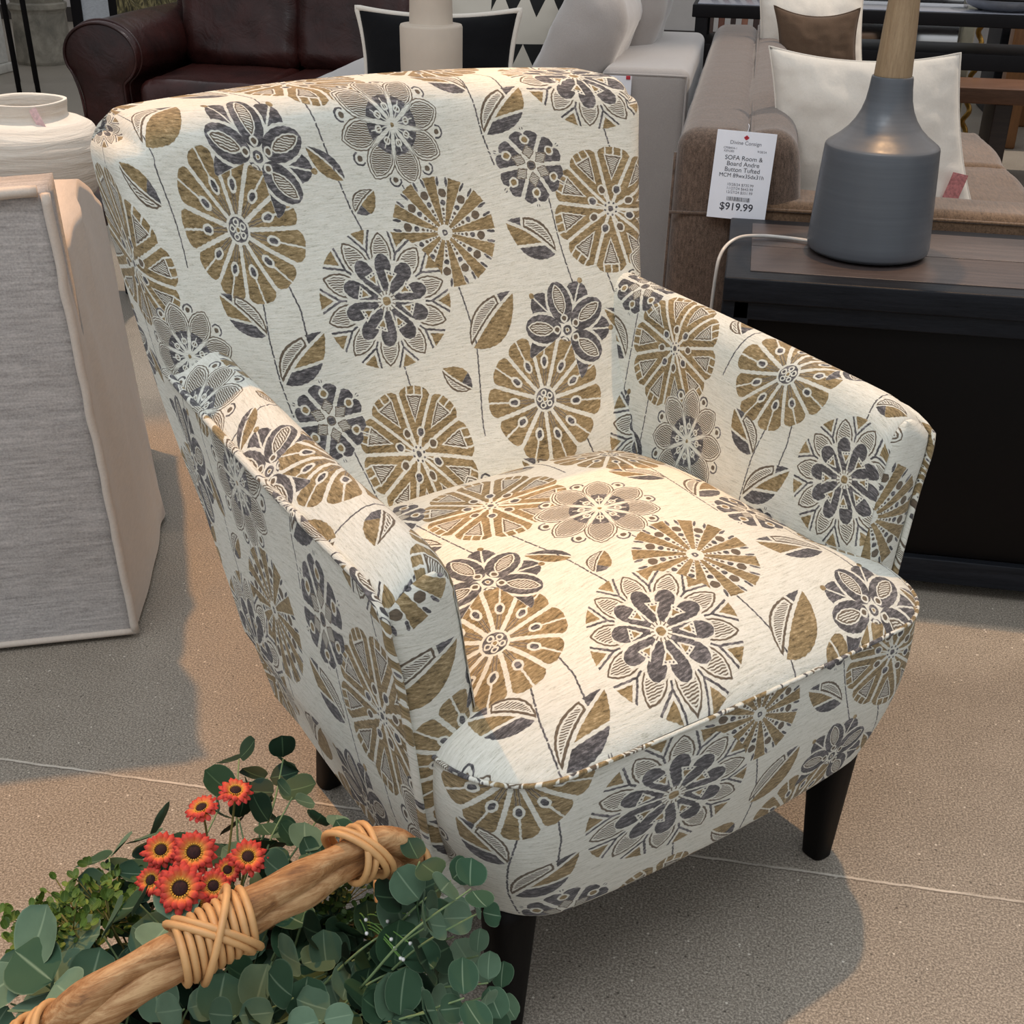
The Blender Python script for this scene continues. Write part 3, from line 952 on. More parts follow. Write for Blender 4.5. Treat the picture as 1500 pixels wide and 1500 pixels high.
mb = MB(); mb.add(*lathe(pp, 72)); mb.build('lamp_body', lamp_mat(), lamp, weld=1e-5)
mb = MB(); mb.add(*lathe([(0, 0), (.088, 0), (.088, .006), (0, .006)], 48)); mb.build('base_disc', simple('black_felt', (.01, .01, .01), .9), lamp)
mb = MB(); mb.add(*lathe([(0, .315), (.0335, .315), (.0335, .325), (.030, .40), (.024, .50), (.017, .60), (.014, .62), (0, .62)], 14))
mb.build('neck', wood('limed_wood_neck', srgb(128, 104, 78), srgb(168, 144, 112), .5, 16, (14, 14, 1), .3), lamp)
mb = MB(); mb.add(*lathe([(0, .61), (.012, .61), (.012, .68), (0, .68)], 20)); mb.add(*lathe([(.0, .67), (.006, .67), (.006, .72), (0, .72)], 10)); mb.build('socket', simple('brass_socket', srgb(150, 120, 70), .35, Metallic=.9), lamp)
shade = []
for s in (0, .003): shade += [(.17 - s, .66), (.13 - s, .90)] if s == 0 else [(.13 - s, .90), (.17 - s, .66)]
mb = MB(); mb.add(*lathe(shade + [shade[0]], 60)); mb.build('lamp_shade', cloth('shade_linen', srgb(225, 218, 205), 500, .05), lamp)
cord_m = simple('clear_cord', srgb(190, 186, 180), .25, 40, .1)
pts = catmull([(-.10, .03, .006), (-.145, .045, .006), (-.20, .045, .007), (-.245, .02, .006), (-.272, -.03, -.010), (-.280, -.05, -.06), (-.282, -.05, -.20), (-.276, -.04, -.40), (-.272, .0, -.605)], 8)
V, F = tube(pts, .0036, 8); pydata('cord', V, F, cord_m, lamp)

# ------------------------------------------------------------------ brown sofa
M_BROWN = cloth('brown_tweed', srgb(102, 84, 72), 430, .75, .12, .95, True, .35, 5, (1, 1, .3))
M_BROWNT = cloth('brown_tweed_seat', srgb(112, 88, 68), 430, .6, .12, .95, True, .35, 5)
sofa = thing('brown_sofa', 'brown tweed sofa behind the black cabinet, price card hung on its end', 'sofa', (0, 0, 0))
def add_soft(parent, name, mat, s, c, r=.03, n=(8, 8, 8), amp=.004, f=6, seed=0, rot=None, puff=0, fn2=None, label=None):
    def fn(P, nn):
        P = wrinkled(amp, f, seed, puff, s)(P, nn)
        return fn2(P) if fn2 else P
    V, F = rbox(s[0], s[1], s[2], r, n, 4, c, fn, rot)
    return pydata(name, V, F, mat, parent, label=label)
# back: thick slab, end face towards us
def flare(P):
    k = (P.z + .29) / .58
    return Vector((P.x - .012 * (1 - k) + 0, P.y, P.z - (.012 * ((P.x) / .07) ** 2 if P.z > .2 else 0)))
add_soft(sofa, 'back', M_BROWN, (.155, 2.10, .70), (-.048, 2.46, .435), .045, (4, 24, 12), .0025, 5, 1, None, 0, lambda P: Vector((P.x - .016 * (.35 - P.z) / .7, P.y, P.z)))
# welts round the end face
def loopy(y, x0, x1, z0, z1, sl=.016):
    P = [(x0 - sl * (.79 - z0) / .7, y, z0), (x0, y, z1), (x1, y, z1), (x1 - sl * (.79 - z0) / .7, y, z0)]
    return P
def poly_tube(P, r=.004, n=6, rc=.012):
    pts = []
    P = [Vector(p) for p in P]
    for a, b in zip(P, P[1:]):
        L = (b - a).length; k = max(2, int(L / .03))
        for i in range(k): pts.append(a.lerp(b, i / k))
    pts.append(P[-1])
    return tube(pts, r, n)
V, F = poly_tube([(.020, 1.409, .10), (.024, 1.409, .735), (.026, 1.432, .772), (.026, 3.46, .785)], .0035); pydata('piping', V, F, M_BROWN, sofa)
V, F = poly_tube([(-.136, 1.420, .10), (-.128, 1.420, .735)], .0035); pydata('piping', V, F, M_BROWN, sofa)
V, F = poly_tube([(-.131, 1.4085, .612), (.026, 1.4085, .616)], .0035); pydata('piping', V, F, M_BROWN, sofa)
add_soft(sofa, 'back_cushion', M_BROWN, (.125, 2.06, .34), (.078, 2.462, .610), .055, (4, 30, 10), .004, 5, 11, Matrix.Rotation(-.13, 3, 'Y'), .010)
add_soft(sofa, 'arm', M_BROWNT, (.93, .15, .565), (.50, 1.490, .3625), .025, (20, 4, 10), .003, 5, 21)
V, F = poly_tube([(.04, 1.4135, .628), (.955, 1.4135, .628)], .0035); pydata('piping', V, F, M_BROWNT, sofa)
add_soft(sofa, 'arm', M_BROWNT, (.40, .12, .50), (.235, 3.40, .335), .03, (10, 4, 10), .002, 5, 22)
add_soft(sofa, 'seat_base', M_BROWNT, (.80, 1.78, .26), (.40, 2.42, .22), .02, (10, 14, 4), .002, 5, 23)
for i in range(3):
    add_soft(sofa, 'seat_cushion', M_BROWNT, (.64, .598, .13), (.50, 1.86 + .602 * i, .415), .045, (12, 12, 4), .005, 5, 31 + i, None, .010)
for x in (.0, .74):
    for y in (1.50, 3.24):
        mb = MB(); mb.add(*lathe([(0, 0), (.018, 0), (.028, .095), (0, .095)], 20, (x, y, 0))); mb.build('leg', M_LEG, sofa, weld=1e-5)

# price card hanging on the end of the sofa
card = thing('price_card', 'white price card reading $919.99 hung on the end of the brown sofa', 'price card', (.013, 1.3955, .6985), 0)
card.rotation_euler = (-.10, .040, 0)
M_CARD = simple('card_white', srgb(242, 242, 248), .55, 20, .02)
mb = MB(); mb.add(*bbox(.1215, .0008, .1775, (0, 0, 0), .0003)); mb.build('card', M_CARD, card, smooth=False)
M_INK = simple('black_ink', srgb(52, 52, 60), .7); M_GREYINK = simple('grey_ink', srgb(110, 108, 116), .7); M_RED = simple('red_ink', srgb(190, 46, 60), .6)
def text(parent, s, size, x, z, mat, name='lettering', y=-.0008, align='CENTER', rot=(PI / 2, 0, 0), bold=0, label=None, stretch=1):
    cu = bpy.data.curves.new('t', 'FONT'); cu.body = s; cu.size = size; cu.align_x = align; cu.align_y = 'CENTER'; cu.offset = bold
    o = bpy.data.objects.new('t', cu); COL.objects.link(o)
    bpy.context.view_layer.update()
    me = bpy.data.meshes.new_from_object(o.evaluated_get(bpy.context.evaluated_depsgraph_get()))
    bpy.data.objects.remove(o); bpy.data.curves.remove(cu)
    me.materials.clear()
    M = Matrix.LocRotScale(Vector((x, y, z)), Matrix.Rotation(rot[0], 3, 'X').to_quaternion(), Vector((stretch, 1, 1)))
    me.transform(M)
    return obj_from(name, me, mat, parent, False, label)
text(card, 'Divine Consign', .0105, 0, .0655, M_GREYINK)
text(card, 'CP08434-1', .0062, -.030, .0540, M_GREYINK); text(card, 'KEN385', .0062, -.032, .0478, M_GREYINK); text(card, '9/28/24', .0062, .035, .0510, M_GREYINK)
for i, s in enumerate(('SOFA Room &', 'Board Andre', 'Button Tufted', 'MCM 89wx35dx31h')):
    text(card, s, .0128 if i < 3 else .0112, 0, .0350 - i * .0118, M_INK)
for i, s in enumerate(('10/28/24 $735.99', '11/27/24 $643.99', '12/27/24 $551.99')):
    text(card, s, .0078, 0, -.0185 - i * .0078, M_GREYINK)
text(card, '$919.99', .0215, -.002, -.0640, M_INK, bold=.0002)
mb = MB(); rr = random.Random(4); x = -.024
while x < .024:
    w = rr.choice((.0006, .001, .0016)); mb.add(*box(w, .0003, .0085, (x + w / 2, -.0006, -.0475))); x += w + rr.choice((.0006, .001, .0016))
mb.build('barcode', M_INK, card, smooth=False)
mb = MB()
for dx, dz, r in ((0, .0032, .0026), (-.0030, .0012, .0022), (.0030, .0012, .0022), (0, -.0005, .0030)):
    V, F = lathe([(0, 0), (r, 0), (r, .0004), (0, .0004)], 16); V = [(x + dx, -.0006 - z, y + .0755 + dz) for x, y, z in V]; mb.add(V, F)
mb.build('emblem', M_RED, card, smooth=False)
V, F = tube(catmull([(0, .001, .086), (0.002, .004, .098), (.0, .012, .103)], 6), .0007, 5); pydata('string', V, F, M_CARD, card)

# pillows on the brown sofa
M_WHITE = cloth('ivory_linen', srgb(224, 215, 203), 600, .05, .05, .9, True, .2, 4)
M_CHOC = cloth('chocolate_velvet', srgb(92, 73, 58), 500, .10, .08, .9, False, .1, 5)
p1, R1 = pillow('throw_pillow', 'large ivory throw pillow with a red tag behind the table lamp', M_WHITE, .47, .43, .17, (.292, 1.730, .702), .04, -.22, 0, 'ivory pillows on the brown sofa', seed=2, pinch=.12, wr=.011, shear=.16, sag=.5)
mb = MB(); V, F = rbox(.034, .0012, .085, .0005, (2, 1, 6), 1, (0, 0, 0), lambda P, n: P + Vector((.004 * math.sin(P.z * 30), .004 * math.cos(P.z * 35), 0)))
V = [tuple(R1 @ (Matrix.Rotation(.18, 3, 'Y') @ Vector(v) + Vector((.184, -.074, -.085)))) for v in V]
tg = pydata('tag', V, F, simple('red_printed_tag', srgb(178, 112, 110), .7, 160, .35), p1, label='red and white sewn tag')
pillow('throw_pillow', 'ivory throw pillow behind the brown pillow at the far end of the sofa', M_WHITE, .36, .40, .13, (.200, 3.13, .735), .05, -.14, .0, 'ivory pillows on the brown sofa', seed=5, pinch=.10, wr=.007, shear=.10, sag=.4)
pillow('throw_pillow', 'small chocolate brown throw pillow in front of the far ivory pillow', M_CHOC, .29, .30, .09, (.215, 2.97, .745), .05, -.14, .0, seed=7, pinch=.20, wr=.006, shear=.12, sag=.6)
tg2 = bpy.data.objects.new('pillow_tag', None)
bpy.data.objects.remove(tg2)

# ------------------------------------------------------------------ light grey wide armchair beside the back of the brown sofa
M_GREYC = cloth('pale_grey_velvet', srgb(170, 162, 157), 380, .06, .16, .8, False, .6, 7)
gs = thing('grey_armchair', 'wide pale grey velvet armchair beside the back of the brown sofa', 'armchair', (0, 0, 0))
add_soft(gs, 'arm', M_GREYC, (.255, 1.0, .68), (-.285, 2.99, .415), .03, (6, 18, 12), .003, 5, 42)
add_soft(gs, 'arm', M_GREYC, (.20, 1.0, .58), (-1.27, 2.99, .365), .03, (6, 18, 12), .003, 5, 43)
add_soft(gs, 'back', M_GREYC, (.90, .16, .62), (-.78, 3.42, .40), .03, (12, 4, 10), .003, 5, 41)
add_soft(gs, 'seat_base', M_GREYC, (.76, .86, .28), (-.79, 2.92, .22), .02, (8, 10, 4), .002, 5, 44)
V, F = poly_tube([(-.405, 2.492, .13), (-.405, 2.492, .738), (-.165, 2.492, .738), (-.165, 2.492, .13)], .0035); pydata('piping', V, F, M_GREYC, gs)
add_soft(gs, 'seat_cushion', M_GREYC, (.74, .80, .12), (-.79, 2.88, .42), .045, (12, 12, 4), .006, 5, 51, None, .01)
add_soft(gs, 'back_cushion', M_GREYC, (.19, .52, .46), (-.515, 2.82, .735), .085, (7, 12, 10), .016, 7, 61, Matrix.Rotation(.42, 3, 'Y'), .022)
add_soft(gs, 'back_cushion', M_GREYC, (.20, .40, .50), (-.42, 3.22, .80), .085, (7, 12, 10), .016, 7, 62, Matrix.Rotation(.25, 3, 'Y'), .022)
for x in (-1.3, -.26):
    for y in (2.56, 3.42):
        mb = MB(); mb.add(*bbox(.05, .05, .10, (x, y, .05), .004)); mb.build('foot', M_LEG, gs)
card2 = thing('price_card', 'edge of a white price card hung on the pale grey armchair behind the print', 'price card', (-.352, 2.478, .675))
mb = MB(); mb.add(*bbox(.10, .0008, .24, (-.02, 0, -.06), .0003)); cc = mb.build('card', M_CARD, card2, smooth=False)
mb = MB(); mb.add(*bbox(.012, .004, .010, (.02, -.002, .056), .001)); mb.build('clip', M_RED, card2)

# pillows in front of the leather sofa
M_BLACKV = cloth('black_velvet', (.003, .003, .004), 500, .2, .05, .9, False, .06, 5)
pillow('throw_pillow', 'black throw pillow with ivory piping above the armchair back', M_BLACKV, .51, .38, .13, (-.925, 2.60, .694), -.03, -.12, -.02, seed=9, pinch=.12, piping=M_WHITE)
def tri_mat():
    t = NT('ivory_with_black_triangles'); v = t.coords('Generated', (6, 1, 6))
    sep = t.node('ShaderNodeSeparateXYZ'); t.link(v, sep.inputs[0])
    u = t.math('FRACT', sep.outputs[0]); w = t.math('FRACT', sep.outputs[2])
    xm = t.math('MULTIPLY', t.math('GREATER_THAN', sep.outputs[0], 2.6), t.math('LESS_THAN', sep.outputs[2], 5.0))
    tri = t.math('LESS_THAN', t.math('ABSOLUTE', t.math('SUBTRACT', u, .5)), t.math('MULTIPLY', w, .5))
    row = t.math('GREATER_THAN', t.math('FRACT', t.math('MULTIPLY', t.math('FLOOR', sep.outputs[2]), .34)), .30)
    m = t.math('MULTIPLY', t.math('MULTIPLY', tri, row), xm)
    return t.out(t.mix(m, srgb(206, 198, 184), (.01, .01, .01)), .9)
pillow('throw_pillow', 'ivory throw pillow with black triangles beside the grey sofa cushions', tri_mat(), .44, .46, .13, (-.83, 3.16, .735), .05, -.10, .10, seed=12, pinch=.09)

# ------------------------------------------------------------------ beige lamp on a small table behind the armchair
st_ = thing('side_table', 'small round dark side table behind the armchair under the beige lamp', 'table', (-.672, 1.50, 0))
mb = MB(); mb.add(*lathe([(0, .565), (.17, .565), (.175, .570), (.175, .585), (.17, .590), (0, .590)], 48)); mb.build('table_top', M_TOPWOOD, st_, weld=1e-5)
mb = MB(); mb.add(*lathe([(0, .02), (.022, .02), (.018, .3), (.022, .566), (0, .566)], 24)); mb.build('stem', M_DARKWOOD, st_, weld=1e-5)
mb = MB(); mb.add(*lathe([(0, 0), (.13, 0), (.13, .012), (.03, .03), (0, .03)], 40)); mb.build('base', M_DARKWOOD, st_, weld=1e-5)
bl = thing('table_lamp', 'stepped matt beige lamp base standing behind the armchair back', 'lamp', (-.672, 1.50, .590))
M_BEIGE = simple('matt_beige_ceramic', srgb(196, 182, 166), .7, 30, .03)
pr = [(0, 0), (.062, 0), (.0655, .004), (.0665, .20), (.0675, .365), (.0655, .3695), (.047, .371), (.0465, .374), (.0435, .50), (.0425, .60), (.040, .604), (0, .604)]
pp = []
for a, b in zip(pr, pr[1:]): pp += [(lerp(a[0], b[0], k / 3), lerp(a[1], b[1], k / 3)) for k in range(3)]
pp.append(pr[-1])
mb = MB(); mb.add(*lathe(pp, 64)); mb.build('lamp_body', M_BEIGE, bl, weld=1e-5)
mb = MB(); mb.add(*lathe([(0, .60), (.014, .60), (.014, .66), (0, .66)], 20)); mb.build('socket', simple('brass_socket_b', srgb(150, 120, 70), .35, Metallic=.9), bl)
mb = MB(); mb.add(*lathe([(.17, .66), (.13, .88), (.127, .88), (.167, .66), (.17, .66)], 60)); mb.build('lamp_shade', cloth('shade_linen_b', srgb(225, 218, 205), 500, .05), bl)

# ------------------------------------------------------------------ burgundy leather sofa
def leather_mat():
    t = NT('burgundy_leather'); v = t.coords('Object')
    f = t.noise(v, 5, 5, .6, .3); g = t.noise(v, 120, 3, .6); w = t.noise(v, 9, 4, .6, 1.2)
    c = t.ramp(f, [(.3, srgb(28, 12, 11)), (.7, srgb(60, 29, 26))])
    n = t.bump(w, .22, .02); n = t.bump(g, .10, .001, n)
    return t.out(c, t.ramp(g, [(.3, .26), (.7, .40)]), n, Specular_IOR_Level=.4)
M_LEATHER = leather_mat()
ls = thing('leather_sofa', 'burgundy leather sofa with rolled arms at the back of the shop', 'sofa', (0, 0, 0))
def roll_arm(x0, sgn):
    # outline in the (x, z) plane: wide scroll over a narrower post
    P = []
    for i in range(25):
        a = -PI * .28 + (PI * 1.47) * i / 24
        P.append((.0 + .172 * math.cos(a), .512 + .140 * math.sin(a)))
    low_r = [(.10, .38), (.105, .25), (.105, .08)]
    low_l = [(-.105, .08), (-.107, .22), (-.116, .34)]
    outl = [Vector((x * 1, z, 0)) for x, z in low_r[::-1]] + [Vector((x, z, 0)) for x, z in P] + [Vector((x, z, 0)) for x, z in low_l[::-1]]
    outl = resample(catmull(outl, 4), 72)
    V = []; F = []
    ys = [4.0, 4.004, 4.012, 4.03, 4.06, 4.2, 4.4, 4.6, 4.75, 4.88]
    for k, y in enumerate(ys):
        ins = {0: .020, 1: .010, 2: .003}.get(k, 0)
        for p in outl:
            d = Vector((p.x, p.y - .35, 0)); L = d.length
            q = d * (1 - ins / L)
            V.append((x0 + sgn * q.x, y, q.y + .35 + soft((x0, y, p.y), .006, 6)))
    n = len(outl)
    for k in range(len(ys) - 1):
        for i in range(n):
            j = (i + 1) % n
            F.append((k * n + i, k * n + j, (k + 1) * n + j, (k + 1) * n + i))
    c0 = len(V); V.append((x0, 4.0, .42))
    for i in range(n): F.append((c0, (i + 1) % n, i))
    c1 = len(V); V.append((x0, 4.88, .42)); o = (len(ys) - 1) * n
    for i in range(n): F.append((c1, o + i, o + (i + 1) % n))
    a = pydata('arm', V, F, M_LEATHER, ls)
    pts = [Vector((x0 + sgn * p.x * .97, 3.999, (p.y - .35) * .97 + .35)) for p in outl]
    V, F = tube(pts, .006, 7); pydata('piping', V, F, M_LEATHER, a)
    pts = [Vector((x0 + sgn * p.x * 1.0, 4.045, (p.y - .35) * 1.0 + .35)) for p in outl]
    V, F = tube(pts, .006, 7); pydata('piping', V, F, M_LEATHER, a)
roll_arm(-2.765, 1); roll_arm(-.785, -1)
add_soft(ls, 'base', M_LEATHER, (1.85, .84, .20), (-1.775, 4.44, .17), .03, (12, 6, 4), .004, 4, 71)
add_soft(ls, 'back', M_LEATHER, (1.95, .20, .75), (-1.775, 4.86, .48), .06, (16, 4, 8), .005, 4, 72)
for i in range(3):
    xw = .555
    add_soft(ls, 'seat_cushion', M_LEATHER, (xw - .005, .70, .15), (-2.33 + xw * i, 4.36, .335), .05, (10, 10, 4), .008, 5, 81 + i, None, .014)
    add_soft(ls, 'back_cushion', M_LEATHER, (xw - .005, .20, .54), (-2.33 + xw * i, 4.64, .68), .08, (10, 6, 12), .012, 5, 91 + i, Matrix.Rotation(-.18, 3, 'X'), .03)
for x in (-2.75, -.80):
    for y in (4.06, 4.8):
        mb = MB(); mb.add(*lathe([(0, 0), (.03, 0), (.04, .10), (0, .10)], 20, (x, y, 0))); mb.build('foot', M_LEG, ls, weld=1e-5)
card3 = thing('price_card', 'pale blue price card resting on the leather sofa beside the ivory pillow', 'price card', (-1.17, 4.470, .66))
card3.rotation_euler = (-.18, .12, 0)
mb = MB(); mb.add(*bbox(.11, .0008, .24, (0, 0, 0), .0003)); mb.build('card', simple('pale_blue_card', srgb(188, 198, 222), .6), card3, smooth=False)
mb = MB()
for i in range(7): mb.add(*box(.010, .0004, .006, (-.030, -.0007, .06 - i * .014)))
mb.build('lettering', M_GREYINK, card3, smooth=False)

# ------------------------------------------------------------------ slip-covered chair on the left with vase behind it
M_LINEN = cloth('slipcover_shaded', srgb(174, 169, 166), 300, .42, .10, .95, True, .15, 4, (.12, 1, 1.3), 120)  # slipcover back: the shade on it is put into a greyer linen colour
M_LINEN2 = cloth('slipcover_lit', srgb(206, 194, 182), 420, .08, .16, .95, True, .15, 4)  # rest of the same cover, coloured paler and warmer as lit linen
sl = thing('slipcovered_chair', 'slipcovered linen chair seen from behind left of the armchair', 'chair', (-.996, .497, 0), math.atan2(.40, .917))
# local: x to the left is negative (the back), y goes away from us
def slip_back():
    V = []; F = []; nx, nz = 40, 40
    def pt(i, j, side):
        u = i / nx; w = j / nz
        x = -.78 + .78 * u; z = .012 + w * .800
        lean = -.02 * w
        sag = -.012 * math.sin(PI * u) * (w ** 8)
        y = (0 if side == 0 else .11 + .03 * w) + lean * 0
        y += (1 if side else -1) * (.004 * mnoise.noise(Vector((x * 4, z * 2.5, 2 + side))) + .0035 * math.sin(z * 34 + 5 * mnoise.noise(Vector((x * 2, z * 2, 1)))) * (1 - w) ** 2 * .6)
        return (x * (1 + .0 * w) - .035 * w * (1 if i == nx else u), y + lean, z + sag + .003 * mnoise.noise(Vector((x * 20, 0, 4))) * (w ** 6))
    grid = {}
    for side in (0, 1):
        for j in range(nz + 1):
            for i in range(nx + 1):
                grid[(side, i, j)] = len(V); V.append(pt(i, j, side))
    for side in (0, 1):
        for j in range(nz):
            for i in range(nx):
                q = [grid[(side, i, j)], grid[(side, i + 1, j)], grid[(side, i + 1, j + 1)], grid[(side, i, j + 1)]]
                if side: q.reverse()
                F.append(q)
    for i in range(nx): F.append([grid[(0, i, nz)], grid[(0, i + 1, nz)], grid[(1, i + 1, nz)], grid[(1, i, nz)]])
    for j in range(nz):
        F.append([grid[(0, nx, j)], grid[(1, nx, j)], grid[(1, nx, j + 1)], grid[(0, nx, j + 1)]])
        F.append([grid[(0, 0, j)], grid[(0, 0, j + 1)], grid[(1, 0, j + 1)], grid[(1, 0, j)]])
    return V, F
V, F = slip_back(); pydata('back_cover', V, F, M_LINEN, sl)
# side panel: outline in (y, z), soft folds
top = catmull([(.0, .806, 0), (.02, .795, 0), (.05, .755, 0), (.09, .705, 0), (.15, .690, 0), (.25, .700, 0), (.36, .722, 0), (.44, .730, 0), (.52, .712, 0), (.66, .66, 0), (.80, .61, 0), (.84, .59, 0)], 6)
def side_panel(xo, flip, m=M_LINEN2):
    V = []; F = []; nz = 40; tp = resample(top, 60)
    for th in (0, 1):
        for a in tp:
            for j in range(nz + 1):
                w = j / nz; y = a.x; z = .012 + (a.y - .012) * w
                k = w ** 1.4
                fold = .008 * math.sin(y * 22 + z * 9) * w * (1 - w) * 3 * mnoise.noise(Vector((y * 3, z * 2, 4))) + .012 * math.exp(-((y - .20 - .10 * w) / .035) ** 2) * w + .010 * math.exp(-((y - .46 + .06 * w) / .03) ** 2) * (1 - w) - .010 * math.exp(-((y - .12) / .03) ** 2) * w ** 2
                kf = min(1, y / .03)
                x = (.004 + fold + .006 * mnoise.noise(Vector((y * 7, z * 3, 8)))) * kf - .035 * w
                x += .035 * math.sin(PI * min(1, y / .84)) * (1 - w)
                x = x if th == 0 else x - .10
                V.append((xo + flip * x, y, z))
    n1 = nz + 1; n = len(tp)
    for th in (0, 1):
        o = th * n * n1
        for i in range(n - 1):
            for j in range(nz):
                q = [o + i * n1 + j, o + (i + 1) * n1 + j, o + (i + 1) * n1 + j + 1, o + i * n1 + j + 1]
                if th: q.reverse()
                F.append(q)
    o = n * n1
    for i in range(n - 1): F.append([i * n1 + nz, (i + 1) * n1 + nz, o + (i + 1) * n1 + nz, o + i * n1 + nz])
    for j in range(nz): F.append([(n - 1) * n1 + j, o + (n - 1) * n1 + j, o + (n - 1) * n1 + j + 1, (n - 1) * n1 + j + 1])
    return V, F
V, F = side_panel(0, 1); pydata('side_cover', V, F, M_LINEN2, sl)
V, F = side_panel(-.78, -1); pydata('side_cover', V, F, M_LINEN2, sl)
add_soft(sl, 'seat_cushion', M_LINEN2, (.56, .68, .40), (-.39, .46, .22), .05, (8, 8, 6), .006, 5, 101)
pts = [Vector((-.036 * w + .003, -.022 * w - .004, .012 + .800 * w)) for w in np.linspace(0, 1, 50)]
pts2 = [Vector((-.036 - .78 * u, -.026 + 0, .814 - .012 * math.sin(PI * u))) for u in np.linspace(0.01, 1, 40)]
V, F = tube([p + Vector((soft(p, .003, 25), 0, 0)) for p in pts], .0075, 8); pydata('welt', V, F, M_LINEN2, sl)
V, F = tube([p + Vector((0, 0, soft(p, .004, 18))) for p in pts2], .009, 8); pydata('welt', V, F, M_LINEN2, sl)
V, F = tube([Vector((-.78 * u, -.004, .014)) for u in np.linspace(0, 1, 40)], .006, 8); pydata('hem', V, F, M_LINEN2, sl)

ct = thing('low_table', 'low dark wooden table carrying the cream clay pot', 'table', (-2.30, 2.15, 0))
mb = MB(); mb.add(*bbox(.90, .62, .05, (.0, .0, .305), .006)); mb.build('table_top', wood('dark_walnut', srgb(38, 24, 22), srgb(62, 40, 36), .4), ct)
for x in (-.40, .40):
    for y in (-.26, .26):
        mb = MB(); mb.add(*bbox(.06, .06, .282, (x, y, .141), .005)); mb.build('leg', M_DARKWOOD, ct)
def clay_mat():
    t = NT('ribbed_clay'); v = t.coords('Object', (1, 1, 1)); v2 = t.coords('Object', (.6, .6, 7))
    f = t.noise(v2, 8, 5, .6, .6); g = t.noise(v, 60, 4)
    c = t.ramp(f, [(.3, srgb(214, 202, 188)), (.6, srgb(226, 216, 203))])
    b = t.bump(f, .45, .015); return t.out(c, .9, t.bump(g, .3, .003, b))
vs = thing('clay_pot', 'wide cream ribbed clay pot at the left edge behind the slipcovered chair', 'pot', (-2.075, 2.20, .330))
prof = [(0, .0), (.13, 0), (.150, .012), (.178, .05), (.198, .10), (.208, .15), (.205, .19), (.188, .225), (.158, .247), (.128, .256), (.119, .262), (.118, .275), (.121, .298), (.120, .304), (.113, .304), (.108, .296), (.107, .262), (.14, .24), (.185, .19), (.19, .12), (.15, .03), (0, .02)]
pp = catmull([(r, z, 0) for r, z in prof], 4)
def pf(P, a):
    r = math.hypot(P.x, P.y)
    k = 1 + .010 * math.sin(P.z * 190 + 1.5 * math.sin(a * 2)) * (1 if P.z < .25 else 0) * (r > .12) + .006 * mnoise.noise(Vector((math.cos(a) * 2, math.sin(a) * 2, P.z * 12)))
    return Vector((P.x * k, P.y * k, P.z + .0014 * math.sin(a * 3 + 1) * (P.z > .2)))
mb = MB(); mb.add(*lathe([(max(0, p.x), p.y) for p in pp], 80, fn=pf)); mb.build('pot_body', clay_mat(), vs, weld=1e-5)
V, F = bbox(.024, .0015, .085, (0, 0, 0), .0005, Matrix.Rotation(-.45, 3, 'Y')); V = [(x + .098, y - .098 - .12 * (.26 - z - .28) * .3, z + .258) for x, y, z in V]
mb = MB(); mb.add(V, F); mb.build('tag', simple('pink_white_tag', srgb(224, 190, 190), .7, 120, .2), vs, label='pink and white price tag')

# ------------------------------------------------------------------ far left corner
M_IRON = simple('black_iron', srgb(22, 20, 22), .5, 20, .1)
sh = thing('iron_shelf_stand', 'tall black iron shelf stand at the far left edge', 'shelf', (-4.30, 5.92, 0))
for x in (.01, .135):
    for y in (0, .4):
        V, F = tube([(x - .045 - .6 * y, y, 0), (x - .10 - .6 * y, y, 2.1)], .017, 6); pydata('upright', V, F, M_IRON, sh)
for z in (1.35, 2.0):
    mb = MB(); mb.add(*bbox(.55, .44, .03, (-.25, .20, z), .003)); mb.build('shelf_board', M_IRON, sh)
def stone_mat():
    t = NT('weathered_stone'); v = t.coords('Object')
    f = t.noise(v, 6, 6, .65, .5)
    return t.out(t.ramp(f, [(.3, srgb(108, 104, 96)), (.5, srgb(142, 136, 124)), (.7, srgb(176, 168, 154))]), .9, t.bump(f, .6, .02))
M_STONE = stone_mat()
pd = thing('stone_pedestal', 'weathered grey stone pedestal behind the black iron shelf stand', 'pedestal', (-4.84, 7.15, 0))
mb = MB(); mb.add(*lathe([(0, 0), (.19, 0), (.195, .02), (.185, .33), (.19, .345), (.20, .36), (.20, .39), (.18, .40), (.19, .43), (.19, .47), (.15, .485), (0, .485)], 8, (0, 0, 0), fn=lambda P, a: P)); mb.build('pedestal_base', M_STONE, pd, smooth=False)
mb = MB(); mb.add(*lathe([(0, .485), (.13, .485), (.11, .52), (.085, .60), (.10, .75), (.14, .86), (.15, .95), (0, .95)], 24)); mb.build('baluster', M_STONE, pd, weld=1e-5)
wb = thing('white_cabinet', 'low white painted cabinet cut by the left picture edge', 'cabinet', (-5.05, 6.45, 0))
mb = MB(); mb.add(*bbox(.60, .5, .55, (-.10, 0, .335), .01)); mb.build('body', simple('white_paint', srgb(206, 204, 198), .5), wb)
mb = MB(); mb.add(*bbox(.64, .54, .06, (-.10, 0, .03), .01)); mb.build('plinth', simple('white_paint_b', srgb(196, 192, 184), .5), wb)
fr = thing('standing_mirror', 'tall white mirror in a black frame leaning behind the leather sofa arm', 'mirror', (-4.12, 6.6, 0))
for x in (-.13, .13):
    mb = MB(); mb.add(*bbox(.07, .04, 1.9, (x, 0, .95), .004)); mb.build('frame_rail', M_IRON, fr)
mb = MB(); mb.add(*bbox(.21, .03, 1.86, (0, .01, .95), .004)); mb.build('panel', simple('ribbed_glass', srgb(196, 200, 206), .3, 60, .12, stretch=(1, 1, 3)), fr)
